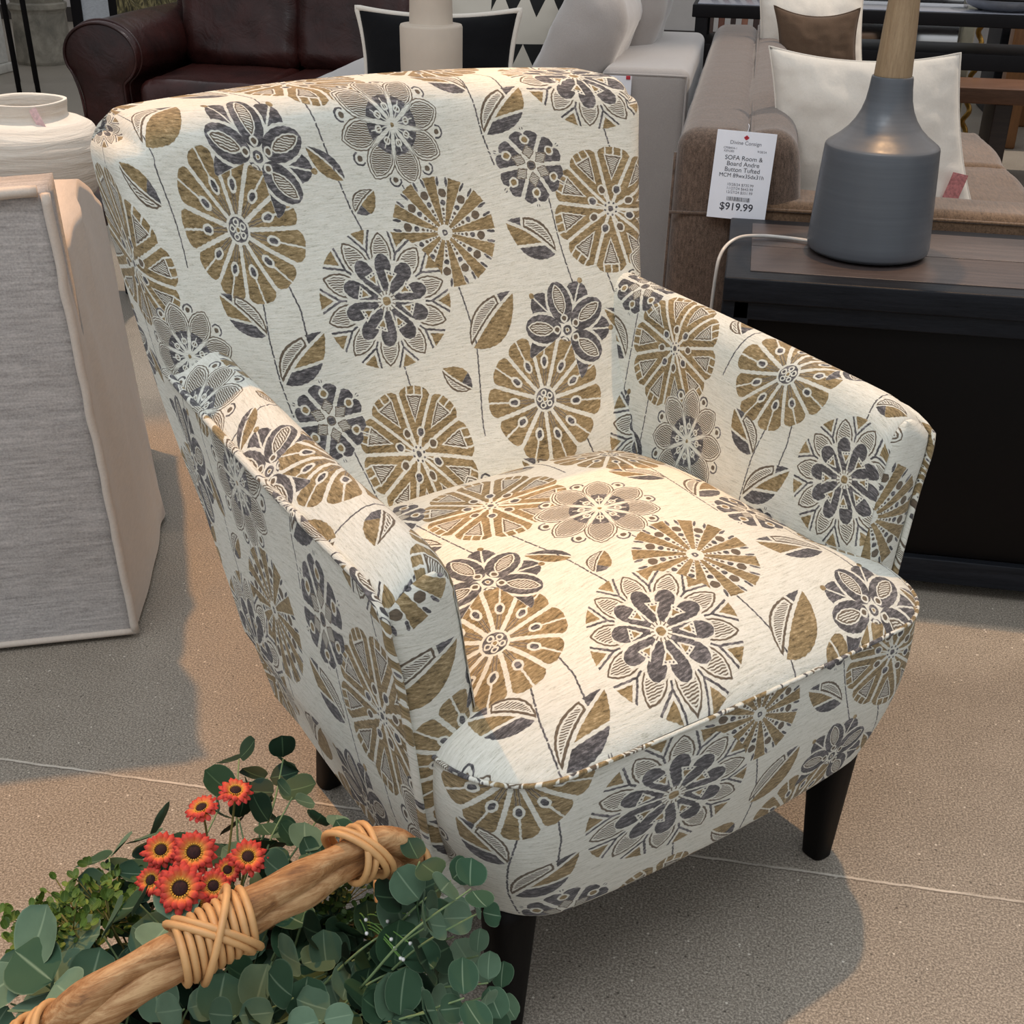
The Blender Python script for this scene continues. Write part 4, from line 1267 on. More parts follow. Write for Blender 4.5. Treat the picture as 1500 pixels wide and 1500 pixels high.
def carved_mat():
    t = NT('carved_olive_panel'); v = t.coords('Object', (3, 3, 1)); f = t.noise(v, 5, 4, .6, 2.5)
    return t.out(t.ramp(f, [(.38, srgb(46, 40, 22)), (.5, srgb(92, 84, 52)), (.56, srgb(150, 138, 96)), (.62, srgb(60, 52, 30))]), .6, t.bump(f, .7, .02))
sc_ = thing('folding_screen', 'olive and gold carved folding screen behind the leather sofa', 'screen', (-3.22, 6.3, 0))
for i, a in enumerate((-.12, .12, -.12)):
    mb = MB(); mb.add(*bbox(.40, .03, 1.9, (-.40 + .40 * i, .0, .96), .004, Matrix.Rotation(a, 3, 'Z') if False else None)); mb.build('panel', carved_mat(), sc_)

# ------------------------------------------------------------------ far right: long black console, bench and dining table, mirrors on the wall
cons = thing('console_table', 'long black console table with two rails behind the brown sofa', 'table', (1.35, 4.35, 0))
mb = MB(); mb.add(*bbox(3.2, .42, .05, (0, .21, .745), .004)); mb.build('table_top', M_IRON, cons)
def sheen_top():
    t = NT('glossy_grey_top'); return t.out(srgb(150, 152, 162), .12, None, Specular_IOR_Level=.7)
mb = MB(); mb.add(*bbox(3.16, .38, .004, (0, .21, .772), .001)); mb.build('glass_inlay', sheen_top(), cons)
mb = MB(); mb.add(*bbox(3.2, .40, .065, (0, .21, .585), .004)); mb.build('lower_shelf', M_IRON, cons)
for x in (-1.56, 1.56):
    for y in (.03, .39):
        mb = MB(); mb.add(*bbox(.05, .05, .74, (x, y, .37), .004)); mb.build('leg', M_IRON, cons)
tray = thing('glass_bowl', 'black rimmed glass bowl on the black console table', 'bowl', (1.02, 4.52, .774))
mb = MB(); mb.add(*lathe([(0, 0), (.10, 0), (.15, .02), (.17, .05), (.165, .052), (.145, .026), (.10, .006), (0, .006)], 48)); mb.build('bowl_body', simple('smoked_glass', srgb(120, 124, 134), .1), tray, weld=1e-5)
V, F = tube([Vector((.168 * math.cos(a), .168 * math.sin(a), .051)) for a in np.linspace(0, 2 * PI, 49)[:-1]], .005, 8, closed=True); pydata('rim', V, F, M_IRON, tray)
M_OAK = wood('honey_oak', srgb(112, 74, 40), srgb(152, 108, 66), .4, 5, (1, 10, 10))
M_OAKL = wood('honey_oak_light', srgb(96, 62, 34), srgb(134, 92, 54), .35, 5, (10, 10, 1))
M_REDW = wood('reddish_bench_wood', srgb(84, 54, 38), srgb(132, 94, 70), .4, 5, (1, 10, 10))
bn = thing('wooden_bench', 'reddish brown wooden bench under the console table', 'bench', (1.57, 4.97, 0))
mb = MB(); mb.add(*bbox(1.35, .34, .07, (.02, .10, .378), .008)); mb.build('seat', M_REDW, bn)
for x in (-.40, .50):
    mb = MB(); mb.add(*bbox(.08, .28, .342, (x, .10, .171), .006)); mb.build('leg', wood('dark_bench_leg', srgb(40, 30, 26), srgb(64, 50, 42), .5), bn)
dt = thing('dining_table', 'thick oak dining table with square legs at the right edge', 'table', (1.69, 5.80, 0))
mb = MB(); mb.add(*bbox(1.9, .95, .06, (.45, .35, .76), .008)); mb.build('table_top', M_OAK, dt)
for x, y in ((-.33, .0), (1.25, .0), (-.15, .7), (1.25, .7)):
    mb = MB(); mb.add(*bbox(.11, .12, .73, (x, y, .365), .01)); mb.build('leg', M_OAKL, dt)
dk = thing('dark_cabinet', 'dark brown cabinet beside the oak dining table', 'cabinet', (1.47, 6.96, 0))
mb = MB(); mb.add(*bbox(.10, .45, 1.1, (.0, 0, .55), .01)); mb.build('body', M_DARKWOOD, dk)
M_SILVER = simple('champagne_frame', srgb(150, 146, 128), .35, 30, .1, Metallic=.5)
M_MIR = NT('mirror_glass').out(srgb(206, 206, 206), .08, None, Metallic=1.0)
for k, (x, y, w, h, lab) in enumerate(((.55, 5.35, 1.0, .92, 'wide mirror in a stepped silver frame leaning behind the black console table'),)):
    mr = thing('wall_mirror', lab, 'mirror', (x, y, 0), 0)
    for z in (.03, h - .03):
        mb = MB(); mb.add(*bbox(w, .05, .06, (0, 0, z), .01)); mb.build('frame_rail', M_SILVER, mr)
    for xx in (-w / 2 + .03, w / 2 - .03):
        mb = MB(); mb.add(*bbox(.06, .05, h, (xx, 0, h / 2), .01)); mb.build('frame_stile', M_SILVER, mr)
    for z in (.09, h - .09):
        mb = MB(); mb.add(*bbox(w - .12, .03, .03, (0, .0, z), .006)); mb.build('inner_bead', M_IRON, mr)
    mb = MB(); mb.add(*bbox(w - .10, .01, h - .10, (0, .018, h / 2), .001)); mb.build('mirror_glass', M_MIR, mr)
gm = thing('gilt_mirror', 'narrow gilt carved frame standing beside the silver mirror', 'mirror', (1.09, 5.42, 0))
def gilt(P, a): return P
for xx in (-.0, .30):
    pts = [Vector((xx + .012 * math.sin(z * 60), -.01 * math.cos(z * 60), z)) for z in np.linspace(.03, 1.0, 80)]
    V, F = tube(pts, .013, 8)
    if xx < .1: pydata('carved_rail', V, F, simple('gilt_b', srgb(120, 92, 40), .35, 30, .3, Metallic=.8), gm)
mb = MB(); mb.add(*bbox(.05, .05, .04, (0, 0, .02), .01)); mb.build('frame_foot', simple('gilt_c', srgb(120, 92, 40), .35, 30, .3, Metallic=.8), gm)
bk = bpy.data.objects
x = -.20
bookspec = [(srgb(78, 62, 56), .035), (srgb(110, 70, 56), .03), (srgb(58, 44, 40), .025), (srgb(150, 104, 84), .03), (srgb(66, 50, 46), .03)]
bb = thing('slatted_chair', 'slatted reddish wooden chair beyond the pale grey sofa', 'chair', (-.20, 5.2, 0))
for i, (c, w) in enumerate(bookspec):
    mb = MB(); mb.add(*bbox(w, .03, 1.0, (i * .055, 0, .52), .006)); mb.build('slat', simple('slat_paint', c, .5), bb)
mb = MB(); mb.add(*bbox(.34, .05, .06, (.11, 0, 1.03), .01)); mb.build('top_rail', M_REDW, bb)
mb = MB(); mb.add(*bbox(.34, .34, .05, (.11, -.15, .44), .01)); mb.build('seat', M_REDW, bb)

# ------------------------------------------------------------------ basket of greenery in the foreground
CAMP = Matrix.Rotation(PI / 4, 3, 'Z') @ Vector((-.882, -.891, 1.256))
def _basis():
    yaw, pitch, roll = -.612, -.479, .019
    F = Vector((math.sin(-yaw) * math.cos(pitch), math.cos(yaw) * math.cos(pitch), math.sin(pitch)))
    R = F.cross(Vector((0, 0, 1))).normalized(); U = R.cross(F)
    R, U = R * math.cos(roll) + U * math.sin(roll), U * math.cos(roll) - R * math.sin(roll)
    rz = Matrix.Rotation(PI / 4, 3, 'Z'); return rz @ F, rz @ R, rz @ U
_F, _R, _U = _basis()
def at_z(px, py, z):
    d = _F + _R * ((px - 750) / 1811.8) - _U * ((py - 750) / 1811.8)
    return CAMP + d * ((z - CAMP.z) / d.z)
def stick_mat(ang):
    t = NT('driftwood'); tc = t.node('ShaderNodeTexCoord'); m1 = t.node('ShaderNodeMapping'); m1.inputs['Rotation'].default_value = (0, 0, -ang)
    m2 = t.node('ShaderNodeMapping'); m2.inputs['Scale'].default_value = (1.0, 9, 9)
    t.link(tc.outputs['Object'], m1.inputs[0]); t.link(m1.outputs[0], m2.inputs[0])
    f = t.noise(m2.outputs[0], 12, 6, .7, .5); g = t.noise(tc.outputs['Object'], 22, 4, .6)
    h = t.math('ADD', t.math('MULTIPLY', f, .65), t.math('MULTIPLY', g, .35))
    c = t.ramp(h, [(.34, srgb(92, 58, 32)), (.46, srgb(158, 112, 68)), (.60, srgb(202, 162, 116))])
    return t.out(c, .65, t.bump(h, .8, .003))
M_CANE = simple('rattan_cane', srgb(206, 158, 104), .45, 25, .18)
M_WICK = simple('dark_wicker', srgb(74, 54, 36), .6, 40, .3)
hp = [at_z(20, 1560, .30), at_z(75, 1520, .355), at_z(180, 1442, .390), at_z(300, 1378, .405), at_z(420, 1308, .412), at_z(500, 1262, .412), at_z(550, 1243, .405), at_z(582, 1252, .385), at_z(590, 1290, .335), at_z(588, 1340, .27)]
e0 = at_z(-60, 1640, .22); hp = [e0] + hp
hc = catmull(hp, 8)
cen = (hc[0] + hc[-1]) / 2; ax = (hc[-1] - hc[0]); ax.z = 0; half = ax.length / 2; ax.normalize()
bk_loc = Vector((cen.x, cen.y, 0)); brot = math.atan2(ax.y, ax.x)
basket = thing('flower_basket', 'rattan basket with a thick driftwood arch handle holding artificial greenery', 'basket', bk_loc, 0)
loc = lambda p: Vector(p) - bk_loc
sidev = Vector((-ax.y, ax.x, 0))
hsm = resample(hc, 90)
mb = MB()
for sgn in (-1, 1):
    pts = []
    for i, p in enumerate(hsm):
        t = (hsm[min(i + 1, 89)] - hsm[max(i - 1, 0)]).normalized()
        s = sidev * .7 + Vector((0, 0, .7)) * 1; s = (s - t * s.dot(t)).normalized()
        tw = i / 89 * 1.1
        s2 = t.cross(s)
        off = (s * math.cos(tw) + s2 * math.sin(tw)) * .0095 * sgn
        pts.append(loc(p) + off + Vector((soft(p, .003, 18, sgn), soft(p, .003, 18, 3 + sgn), 0)))
    mb.add(*tube(pts, lambda t: (.0140 + .0022 * math.sin(t * 23 + sgn) + .0012 * math.sin(t * 61)) * (1 if t < .86 else 1 - (t - .86) * 2.2), 14))
mb.build('handle', stick_mat(brot), basket)
def ring(i, tilt, r=.0255, turns=1.0, skew=0.0, shift=0.0, ph=0.0):
    p = hsm[i]; t = (hsm[min(i + 1, 89)] - hsm[max(i - 1, 0)]).normalized()
    a = sidev - t * sidev.dot(t); a.normalize(); b = t.cross(a)
    tc = CAMP - p; phc = math.atan2(tc.dot(b), tc.dot(a))
    pts = []
    for k in range(25):
        th = 2 * PI * k / 24
        pts.append(loc(p) + (a * math.cos(th) + b * math.sin(th)) * r + t * (math.sin(th - phc) * tilt + shift + ph * math.cos(th - phc)))
    return tube(pts[:-1], .0036, 7, closed=True)
for c in (24, 66):
    mb = MB()
    for dd in (-.0045, .0045):
        mb.add(*ring(c, -.006, .0262, shift=dd)); mb.add(*ring(c, .021, .0285, shift=dd * .9))
    mb.build('cane_binding', M_CANE, basket)
mb = MB()
for k in range(-4, 5): mb.add(*ring(45, -.005, .0258, shift=k * .0080))
for dd in (-.004, .004): mb.add(*ring(45, .028, .0295, shift=dd))
mb.add(*ring(45, -.026, .0325, shift=.002))
mb.build('cane_binding', M_CANE, basket)
mb = MB()
for k in (0, 1): mb.add(*ring(79, .018, .0270, shift=-.01 + k * .008))
mb.add(*ring(86, -.016, .026))
mb.build('cane_binding', M_CANE, basket)
mb = MB(); A_, B_ = half * 1.0, .135
for r in range(15):
    z = .008 + r * .0135; k = .80 + .20 * (r / 14) ** .7
    pts = []
    for i in range(72):
        th = 2 * PI * i / 72
        w = .0045 * math.sin(th * 18 + PI * r)
        q = ax * ((A_ * k + w) * math.cos(th)) + sidev * ((B_ * k + w) * math.sin(th)); pts.append(q + Vector((0, 0, z)))
    mb.add(*tube(pts, .0066, 6, closed=True))
mb.build('woven_wall', M_WICK, basket)
mb = MB()
for i in range(36):
    th = 2 * PI * i / 36
    pts = [ax * (A_ * k * math.cos(th)) + sidev * (B_ * k * math.sin(th)) + Vector((0, 0, z)) for k, z in ((.80, .006), (.93, .07), (1.0, .2))]
    mb.add(*tube(pts, .004, 5))
mb.build('stakes', M_WICK, basket)
V, F = tube([ax * (A_ * math.cos(t)) + sidev * (B_ * math.sin(t)) + Vector((0, 0, .207)) for t in np.linspace(0, 2 * PI, 73)[:-1]], .010, 8, closed=True); pydata('rim', V, F, M_CANE, basket)
V = [ax * (A_ * .8 * math.cos(t)) + sidev * (B_ * .8 * math.sin(t)) + Vector((0, 0, .010)) for t in np.linspace(0, 2 * PI, 49)[:-1]]
n_ = len(V); V += [v * 1.1 + Vector((0, 0, .15)) for v in V]
pydata('moss_filling', V, [tuple(range(n_, 2 * n_))] + [(i, (i + 1) % n_, n_ + (i + 1) % n_, n_ + i) for i in range(n_)], simple('dark_moss', srgb(34, 40, 22), .95, 40, .4), basket)

def leaf_mat(name, c1, c2, cv, rough=.55):
    t = NT(name)
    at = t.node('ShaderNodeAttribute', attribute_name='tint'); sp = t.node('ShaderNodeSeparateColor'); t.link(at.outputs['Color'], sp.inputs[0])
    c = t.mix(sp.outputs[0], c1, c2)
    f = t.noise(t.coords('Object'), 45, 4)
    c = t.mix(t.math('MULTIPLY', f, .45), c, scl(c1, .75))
    c = t.mix(t.math('MULTIPLY', sp.outputs[1], .55), c, cv)
    return t.out(c, rough, None, Subsurface_Weight=0.0, Specular_IOR_Level=.35)
M_EUC = leaf_mat('eucalyptus_leaf', srgb(44, 76, 52), srgb(124, 150, 124), srgb(156, 178, 148), .8)
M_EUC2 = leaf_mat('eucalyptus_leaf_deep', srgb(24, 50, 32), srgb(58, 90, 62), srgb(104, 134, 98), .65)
M_BOX = leaf_mat('boxwood_leaf', srgb(58, 84, 30), srgb(116, 142, 56), srgb(150, 172, 90))
M_STEM = simple('pale_green_stem', srgb(120, 142, 96), .6); M_STEM2 = simple('moss_stem', srgb(110, 104, 50), .7)

def make_leaf(L, p, axis, nrm, s, wr=.88, cup=.10, tint=.5, fold=.035):
    """round leaf with a midrib; L collects verts, faces, colours"""
    axis = axis.normalized(); nrm = (nrm - axis * nrm.dot(axis)).normalized(); side = axis.cross(nrm)
    n0 = len(L[0]); N = 8; VS = (-1, -.93, -.5, -.07, 0, .07, .5, .93, 1); K = 8
    for i in range(N + 1):
        u = i / N
        w = s * wr * .5 * (max(0, 1 - (abs(u - .52) / .52 if u < .52 else (u - .52) / .48) ** 2.3) ** .55) if 0 < u < 1 else 0.0
        for k in range(K + 1):
            v = VS[k]
            x = u * s; y = v * w
            z = cup * s * ((u - .45) ** 2 * 1.6 - .12) + fold * abs(y) * 1.0 + 2.2 * cup * y * y / s + .02 * s * math.sin(u * 7 + v * 3 + tint * 20) * abs(v)
            P = p + axis * x + side * y + nrm * z
            L[0].append(tuple(P)); L[2].append((tint, .9 if k == K // 2 else (.5 if abs(v) == 1 else .0)))
    for i in range(N):
        for k in range(K):
            a = n0 + i * (K + 1) + k
            L[1].append((a, a + 1, a + K + 2, a + K + 1))

def leaves_obj(name, L, mat, parent):
    me = bpy.data.meshes.new(name); me.from_pydata(L[0], [], L[1])
    ca = me.color_attributes.new('tint', 'FLOAT_COLOR', 'POINT')
    for i, (a, b) in enumerate(L[2]): ca.data[i].color = (a, b, 0, 1)
    me.update()
    return obj_from(name, me, mat, parent)

ROOT = Vector((cen.x, cen.y, .17))
def sprig(px, py, z, spx, n=4, length=.15, mat=None, bend=0.0, label=None, root=None, seed=0):
    r = random.Random(seed * 131 + int(px * 7 + py))
    tip = at_z(px, py, z); depth = (tip - CAMP).dot(_F); s = spx * depth / 1811.8
    rt = root or (ROOT + ax * r.uniform(-.10, .10) + sidev * r.uniform(-.04, .04))
    d = (tip - rt); length = min(length, d.length)
    base = tip - d.normalized() * length
    base.z = max(base.z - length * .25, .16)
    mid = (tip + base) / 2 + Vector((r.uniform(-.01, .01), r.uniform(-.01, .01), length * .12))
    pts = catmull([base, mid, tip], 8)
    o = thing('eucalyptus_sprig', label or 'artificial eucalyptus sprig with round blue-green leaves standing in the basket', 'leaf sprig', base, 0, None if label else 'eucalyptus sprigs in the basket')
    V, F = tube([p - base for p in pts], lambda t: .0016 - .0007 * t, 6); pydata('stem', V, F, M_STEM, o)
    L = ([], [], [])
    tocam = (CAMP - tip).normalized()
    for i in range(n):
        t = 1 - i * (.72 / max(1, n)) ; q = pts[int(round(t * (len(pts) - 1)))] - base
        sd = (pts[-1] - pts[-5]).normalized()
        a0 = r.uniform(0, PI) if i == 0 else a0 + PI / 2 + r.uniform(-.3, .3)
        rad = Vector((1, 0, 0)).cross(sd).normalized(); rad2 = sd.cross(rad)
        for sg in (0, PI):
            dr = rad * math.cos(a0 + sg) + rad2 * math.sin(a0 + sg)
            axis = (dr + sd * r.uniform(.1, .5)).normalized()
            nrm = sd * .8 + tocam * .9 + Vector((r.uniform(-.3, .3), r.uniform(-.3, .3), r.uniform(-.1, .4)))
            k = s * (.82 + .3 * r.random()) * (.85 if i == 0 else 1)
            make_leaf(L, q + dr * .003, axis, nrm, k * 1.28, .90 + .12 * r.random(), .13, r.random() ** 1.3)
    leaves_obj('leaves', L, mat or M_EUC, o)
    return o
D = M_EUC2
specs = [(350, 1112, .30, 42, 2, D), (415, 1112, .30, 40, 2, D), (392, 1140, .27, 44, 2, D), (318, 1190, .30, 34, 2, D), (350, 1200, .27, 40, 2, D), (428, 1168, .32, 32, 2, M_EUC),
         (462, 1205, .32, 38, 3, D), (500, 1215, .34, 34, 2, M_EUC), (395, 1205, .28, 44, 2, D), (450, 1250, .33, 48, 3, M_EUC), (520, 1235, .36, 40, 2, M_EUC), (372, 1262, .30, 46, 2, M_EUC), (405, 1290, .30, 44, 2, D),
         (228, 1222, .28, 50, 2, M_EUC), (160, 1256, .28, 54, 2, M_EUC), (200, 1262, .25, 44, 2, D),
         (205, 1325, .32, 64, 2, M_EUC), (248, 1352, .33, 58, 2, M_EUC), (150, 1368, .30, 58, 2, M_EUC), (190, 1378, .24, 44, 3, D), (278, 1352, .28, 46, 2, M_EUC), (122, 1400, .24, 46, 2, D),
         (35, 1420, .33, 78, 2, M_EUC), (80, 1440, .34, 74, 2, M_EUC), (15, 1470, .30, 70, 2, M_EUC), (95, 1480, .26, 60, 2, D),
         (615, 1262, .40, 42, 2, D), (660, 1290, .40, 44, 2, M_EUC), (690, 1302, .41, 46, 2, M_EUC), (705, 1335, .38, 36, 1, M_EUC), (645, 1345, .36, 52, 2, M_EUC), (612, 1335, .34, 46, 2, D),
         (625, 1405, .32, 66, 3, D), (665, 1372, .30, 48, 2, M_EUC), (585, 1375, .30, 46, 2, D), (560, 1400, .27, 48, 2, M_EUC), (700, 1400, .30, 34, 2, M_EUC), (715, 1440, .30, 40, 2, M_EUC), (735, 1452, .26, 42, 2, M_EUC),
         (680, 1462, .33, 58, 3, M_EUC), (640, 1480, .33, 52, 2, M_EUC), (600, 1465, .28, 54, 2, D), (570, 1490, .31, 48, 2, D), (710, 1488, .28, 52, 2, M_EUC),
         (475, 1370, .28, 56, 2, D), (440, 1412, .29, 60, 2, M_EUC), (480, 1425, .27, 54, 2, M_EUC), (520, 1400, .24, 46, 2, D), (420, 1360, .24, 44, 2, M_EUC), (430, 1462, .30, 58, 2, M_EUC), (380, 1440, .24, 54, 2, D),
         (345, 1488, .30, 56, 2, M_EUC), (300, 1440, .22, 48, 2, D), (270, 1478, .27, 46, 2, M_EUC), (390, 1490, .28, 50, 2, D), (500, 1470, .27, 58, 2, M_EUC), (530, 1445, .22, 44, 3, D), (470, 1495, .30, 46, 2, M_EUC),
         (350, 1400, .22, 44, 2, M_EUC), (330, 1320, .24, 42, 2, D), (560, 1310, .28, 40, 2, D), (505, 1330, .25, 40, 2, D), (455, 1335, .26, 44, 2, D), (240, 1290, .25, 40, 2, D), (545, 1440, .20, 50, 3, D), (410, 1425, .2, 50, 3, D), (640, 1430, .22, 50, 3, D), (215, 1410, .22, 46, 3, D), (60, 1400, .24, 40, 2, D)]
for i, (px, py, z, spx, n, m) in enumerate(specs):
    sprig(px, py, z, spx, n, .13, m, seed=i)

def bushy(px, py, z, spx, label, group, mat, seed, n=26, R=.045, root=None):
    r = random.Random(seed)
    tip = at_z(px, py, z); base = tip * .62 + ROOT * .38 if root is None else root
    base = Vector((base.x, base.y, max(.15, base.z - .03)))
    o = thing('boxwood_sprig', label, 'leaf sprig', base, 0, group)
    depth = (tip - CAMP).dot(_F); s = spx * depth / 1811.8
    mb = MB(); L = ([], [], [])
    mb.add(*tube([Vector((0, 0, 0)), (tip - base) * .6, tip - base], .0011, 5))
    for k in range(n):
        d = Vector((r.gauss(0, 1), r.gauss(0, 1), r.gauss(.3, .8))).normalized()
        q = (tip - base) * r.uniform(.75, 1.0) + d * R * r.uniform(.4, 1)
        if k % 3 == 0: mb.add(*tube([(tip - base) * .8, q], .0007, 4))
        for sg in (-1, 1):
            a = (d + Vector((r.uniform(-1, 1), r.uniform(-1, 1), r.uniform(-.3, .8)))).normalized()
            make_leaf(L, q, a, Vector((r.uniform(-.4, .4), r.uniform(-.4, .4), 1)) + (CAMP - tip).normalized() * .6, s * r.uniform(.7, 1.2), .62, .2, r.random())
    mb.build('stem', M_STEM2, o); leaves_obj('leaves', L, mat, o)
for i, (px, py, z) in enumerate([(40, 1372, .26), (62, 1330, .27), (95, 1310, .28), (130, 1300, .29), (112, 1350, .28), (75, 1375, .27), (150, 1330, .29), (25, 1350, .24), (140, 1290, .27), (165, 1300, .28), (110, 1390, .22), (52, 1350, .3), (90, 1340, .31), (185, 1300, .24), (45, 1395, .2)]):
    bushy(px, py, z, 15, 'artificial sprig of tiny yellow-green leaves at the left of the basket', 'tiny-leaved sprigs left of the daisies', M_BOX, 300 + i, 30, .026)
M_MOSS = leaf_mat('moss_leaf', srgb(34, 56, 22), srgb(74, 98, 38), srgb(90, 112, 52))
for i, (px, py, z) in enumerate([(500, 1330, .26), (530, 1350, .26), (510, 1385, .24), (545, 1330, .28), (520, 1300, .27), (480, 1310, .25), (645, 1400, .26)]):
    bushy(px, py, z, 12, 'artificial sprig of tiny dark green leaves under the handle end', 'tiny-leaved dark sprigs under the handle', M_MOSS, 400 + i, 30, .024)

# daisies
def petal_mat():
    t = NT('orange_petal'); at = t.node('ShaderNodeAttribute', attribute_name='tint'); sp = t.node('ShaderNodeSeparateColor'); t.link(at.outputs['Color'], sp.inputs[0])
    f = t.noise(t.coords('Object'), 240, 3)
    k = t.math('ADD', sp.outputs[0], t.math('MULTIPLY', t.math('SUBTRACT', f, .5), .35))
    return t.out(t.ramp(k, [(.15, srgb(230, 186, 84)), (.42, srgb(222, 120, 64)), (.66, srgb(204, 70, 50)), (1.0, srgb(186, 46, 44))]), .7)
M_PET = petal_mat(); M_EYE = simple('dark_flower_eye', srgb(44, 18, 20), .9, 400, .6)
def daisy(px, py, z, rpx, label, tilt=(0, 0), seed=0, side=False, layers=2):
    r = random.Random(seed); c = at_z(px, py, z); depth = (c - CAMP).dot(_F); R = rpx * depth / 1811.8
    nrm = ((CAMP - c).normalized() * (0.35 if side else 1) + Vector((0, 0, .5 if not side else .9)) + _R * tilt[0] + _U * tilt[1]).normalized()
    o = thing('orange_daisy', label, 'flower', c, 0, 'orange daisies in the basket')
    a = Vector((0, 0, 1)).cross(nrm).normalized(); b = nrm.cross(a)
    V = []; F = []; Cc = []
    for ly in range(layers):
        n = 14
        for k in range(n):
            th = 2 * PI * (k + .5 * ly) / n + r.uniform(-.08, .08)
            d = a * math.cos(th) + b * math.sin(th); s = nrm.cross(d)
            Lp = R * (1.0 - .16 * ly) * r.uniform(.88, 1.08); lift = (.10 + .26 * ly) * R + r.uniform(-.08, .08) * R
            n0 = len(V)
            for i in range(6):
                u = i / 5; w = R * .155 * (.55 + .8 * u) * (1 if i < 4 else (.80 if i == 4 else .12))
                for v in (-1, 0, 1):
                    P = d * (R * .22 + (Lp - R * .22) * u) + s * (w * v) + nrm * (lift * math.sin(u * 1.9) - .12 * R * abs(v) * (u > .1) - .25 * R * (u - .6) * (u > .6) * (1 if side else .3))
                    V.append(tuple(P)); Cc.append((u, 0))
            for i in range(5):
                for v in range(2):
                    q = n0 + i * 3 + v; F.append((q, q + 1, q + 4, q + 3))
    leaves_obj('petals', (V, F, Cc), M_PET, o)
    mb = MB(); prof = [(R * .30 * math.cos(t), R * .16 * math.sin(t)) for t in np.linspace(0, PI / 2, 6)]
    V, F = lathe(prof, 20); q = nrm.to_track_quat('Z', 'Y'); mb.add([tuple(q @ Vector(v) + nrm * R * .10) for v in V], F); mb.build('flower_eye', M_EYE, o)
    mb = MB()
    for k in range(22):
        th = 2 * PI * k / 22; d = a * math.cos(th) + b * math.sin(th)
        p = nrm * R * .12 + d * R * .31; mb.add(*tube([p, p + d * R * .05 + nrm * R * .10], R * .030, 5))
    mb.build('stamens', simple('yellow_stamen', srgb(226, 176, 70), .8), o)
    dn = ROOT - c; st = [Vector((0, 0, 0)) - nrm * R * .05, -nrm * R * .9 + dn * .10, dn * .5]
    V, F = tube(catmull(st, 6), .0013, 6); pydata('stem', V, F, M_STEM2, o)
daisy(236, 1246, .345, 29, 'orange red daisy at the left of the cluster, upper row', (-.1, .1), 1)
daisy(284, 1249, .355, 34, 'large orange red daisy with a dark eye in the middle of the upper row', (0, -.1), 2)
daisy(264, 1302, .350, 38, 'largest orange daisy with a yellow ring, front of the cluster', (0, -.1), 3)
daisy(312, 1298, .335, 27, 'orange red daisy behind and right of the largest one', (.2, -.2), 4)
daisy(363, 1256, .345, 29, 'orange red daisy on its own at the right, beside the handle', (.2, .2), 5)
daisy(222, 1290, .325, 25, 'orange red daisy half hidden at the lower left of the cluster', (-.5, -.1), 6)
daisy(285, 1326, .325, 27, 'orange red daisy half hidden under the largest one', (.1, -.6), 7)
daisy(345, 1160, .385, 27, 'highest orange daisy seen from its side above the cluster', (.15, .3), 8, True)
daisy(296, 1185, .380, 27, 'orange daisy seen from its side, second highest', (-.3, .2), 9, True)
daisy(333, 1275, .335, 22, 'small orange red daisy between the right one and the cluster', (.2, .1), 10)
bt = at_z(560, 1360, .34); tw = thing('berry_twig', 'thin green twig with tiny white buds under the handle end', 'twig', bt)
mb = MB(); mb2 = MB(); r = random.Random(5)
for k in range(9):
    e = at_z(535 + r.uniform(0, 70), 1330 + r.uniform(0, 80), .345) - bt
    s0 = at_z(520, 1355, .30) - bt
    mb.add(*tube(catmull([s0, (s0 + e) / 2 + Vector((0, 0, .012)), e], 5), .0008, 4))
    V, F = lathe([(0, -.002), (.0018, -.001), (.0018, .001), (0, .002)], 8, tuple(e)); mb2.add(V, F)
mb.build('stem', simple('fresh_green_stem', srgb(96, 134, 66), .6), tw); mb2.build('buds', simple('white_bud', srgb(226, 226, 222), .6), tw)


# ------------------------------------------------------------------ light
def spot(name, loc, target, power, size_deg, blend, col, r=.05):
    l = bpy.data.lights.new(name, 'SPOT'); l.energy = power; l.spot_size = math.radians(size_deg); l.spot_blend = blend; l.color = col; l.shadow_soft_size = r
    o = bpy.data.objects.new(name, l); COL.objects.link(o); o.location = loc
    o.rotation_euler = (Vector(target) - Vector(loc)).to_track_quat('-Z', 'Y').to_euler()
    return o
def area(name, loc, target, power, sx, sy, col):
    l = bpy.data.lights.new(name, 'AREA'); l.energy = power; l.shape = 'RECTANGLE'; l.size = sx; l.size_y = sy; l.color = col
    o = bpy.data.objects.new(name, l); COL.objects.link(o); o.location = loc
    o.rotation_euler = (Vector(target) - Vector(loc)).to_track_quat('-Z', 'Y').to_euler()
    return o
w = bpy.data.worlds.new('shop_air'); bpy.context.scene.world = w; w.use_nodes = True
w.node_tree.nodes['Background'].inputs[0].default_value = (.92, .96, 1.0, 1); w.node_tree.nodes['Background'].inputs[1].default_value = .66
WARM = (1.0, .48, .13)
WARM2 = (1.0, .60, .30)
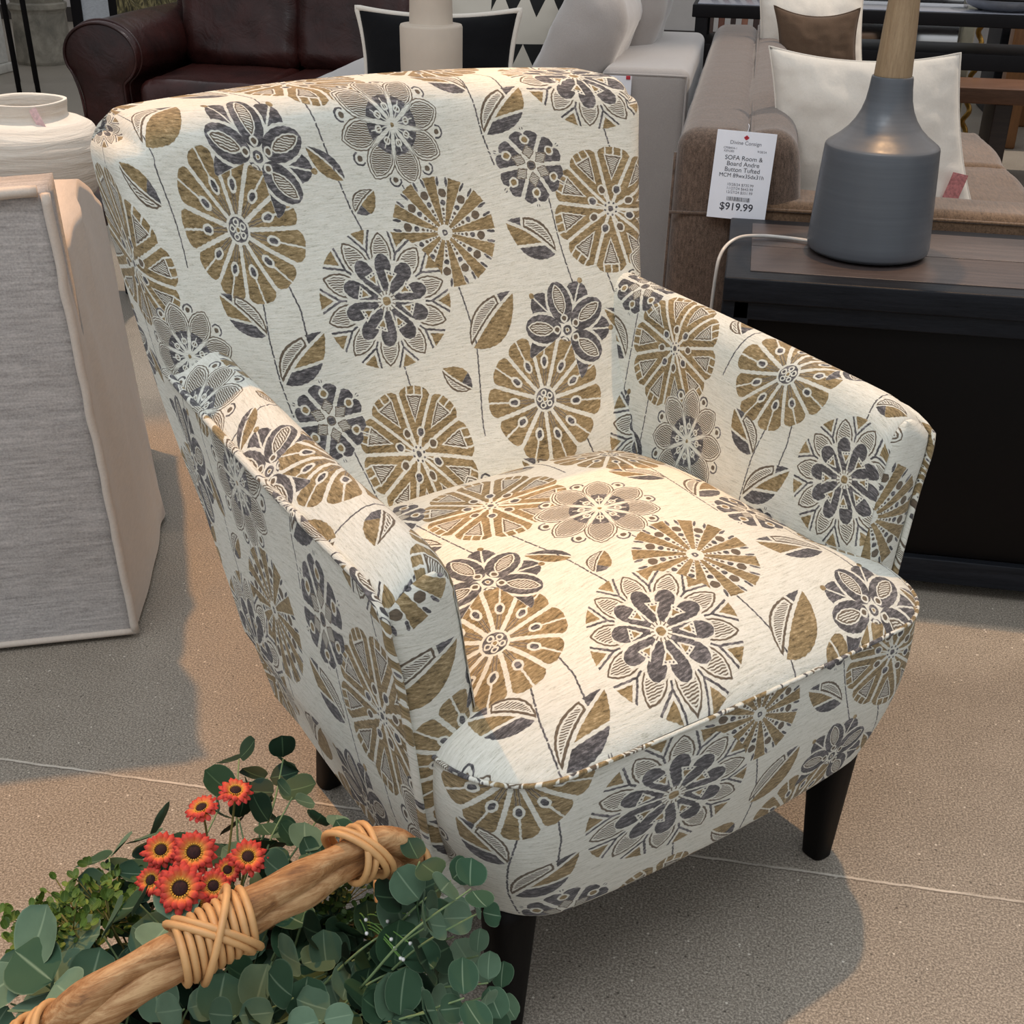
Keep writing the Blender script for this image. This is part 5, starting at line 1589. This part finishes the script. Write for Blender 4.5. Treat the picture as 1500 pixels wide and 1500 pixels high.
# chair axes -> shop axes
def ch(x, y, z): return ((x - y) * .70711, (x + y) * .70711, z)
spot('overhead_spot', ch(-.42, 2.30, 3.5), ch(-.45, .95, 0), 330, 38, .25, WARM, .035)
spot('overhead_spot', ch(1.35, .75, 4.1), ch(.50, .10, 0), 340, 27, .35, WARM2, .035)
spot('overhead_spot', (1.6, 3.6, 3.6), (.25, 2.2, .4), 240, 36, .5, (1, .84, .68), .05)
spot('overhead_spot', (3.2, 5.6, 3.6), (1.6, 5.2, .0), 420, 70, .5, (1, .88, .76), .05)
spot('overhead_spot', (-2.3, 3.0, 3.6), (-2.05, 2.2, .3), 330, 30, .6, (1, .82, .66), .05)  # added only to brighten the clay pot
spot('overhead_spot', (-1.4, 3.2, 3.6), (-1.9, 4.5, .4), 150, 50, .6, (1, .92, .88), .25)
spot('overhead_spot', (2.1, 1.35, 3.7), (.70, 1.16, .6), 210, 13, .3, (1, .86, .72), .04)
area('cool_fill', (-.5, -1.4, 4.0), (-.3, .3, .3), 45, 2.5, 1.2, (.90, .95, 1.0))  # added cool fill for the ambient light, no real fixture behind it
#@@END@@

# ------------------------------------------------------------------ camera
def cam_setup():
    Cc = Vector((-.882, -.891, 1.256)); yaw, pitch, roll, f = -.612, -.479, .019, 1811.8
    F = Vector((math.sin(-yaw) * math.cos(pitch), math.cos(yaw) * math.cos(pitch), math.sin(pitch)))
    R = F.cross(Vector((0, 0, 1))).normalized(); U = R.cross(F)
    R, U = R * math.cos(roll) + U * math.sin(roll), U * math.cos(roll) - R * math.sin(roll)
    rz = Matrix.Rotation(PI / 4, 3, 'Z')
    Cc, F, R, U = rz @ Cc, rz @ F, rz @ R, rz @ U
    cd = bpy.data.cameras.new('camera'); co = bpy.data.objects.new('camera', cd); COL.objects.link(co)
    cd.sensor_width = 36; cd.sensor_fit = 'HORIZONTAL'; cd.lens = 36 * f / 1500; cd.clip_start = .05; cd.clip_end = 100
    m = Matrix((R, U, -F)).transposed().to_4x4(); m.translation = Cc
    co.matrix_world = m
    bpy.context.scene.camera = co
cam_setup()
sc = bpy.context.scene
sc.view_settings.view_transform = 'Standard'; sc.view_settings.look = 'None'
sc.view_settings.gamma = 1; sc.view_settings.use_curve_mapping = False
sc.view_settings.exposure = 0.14
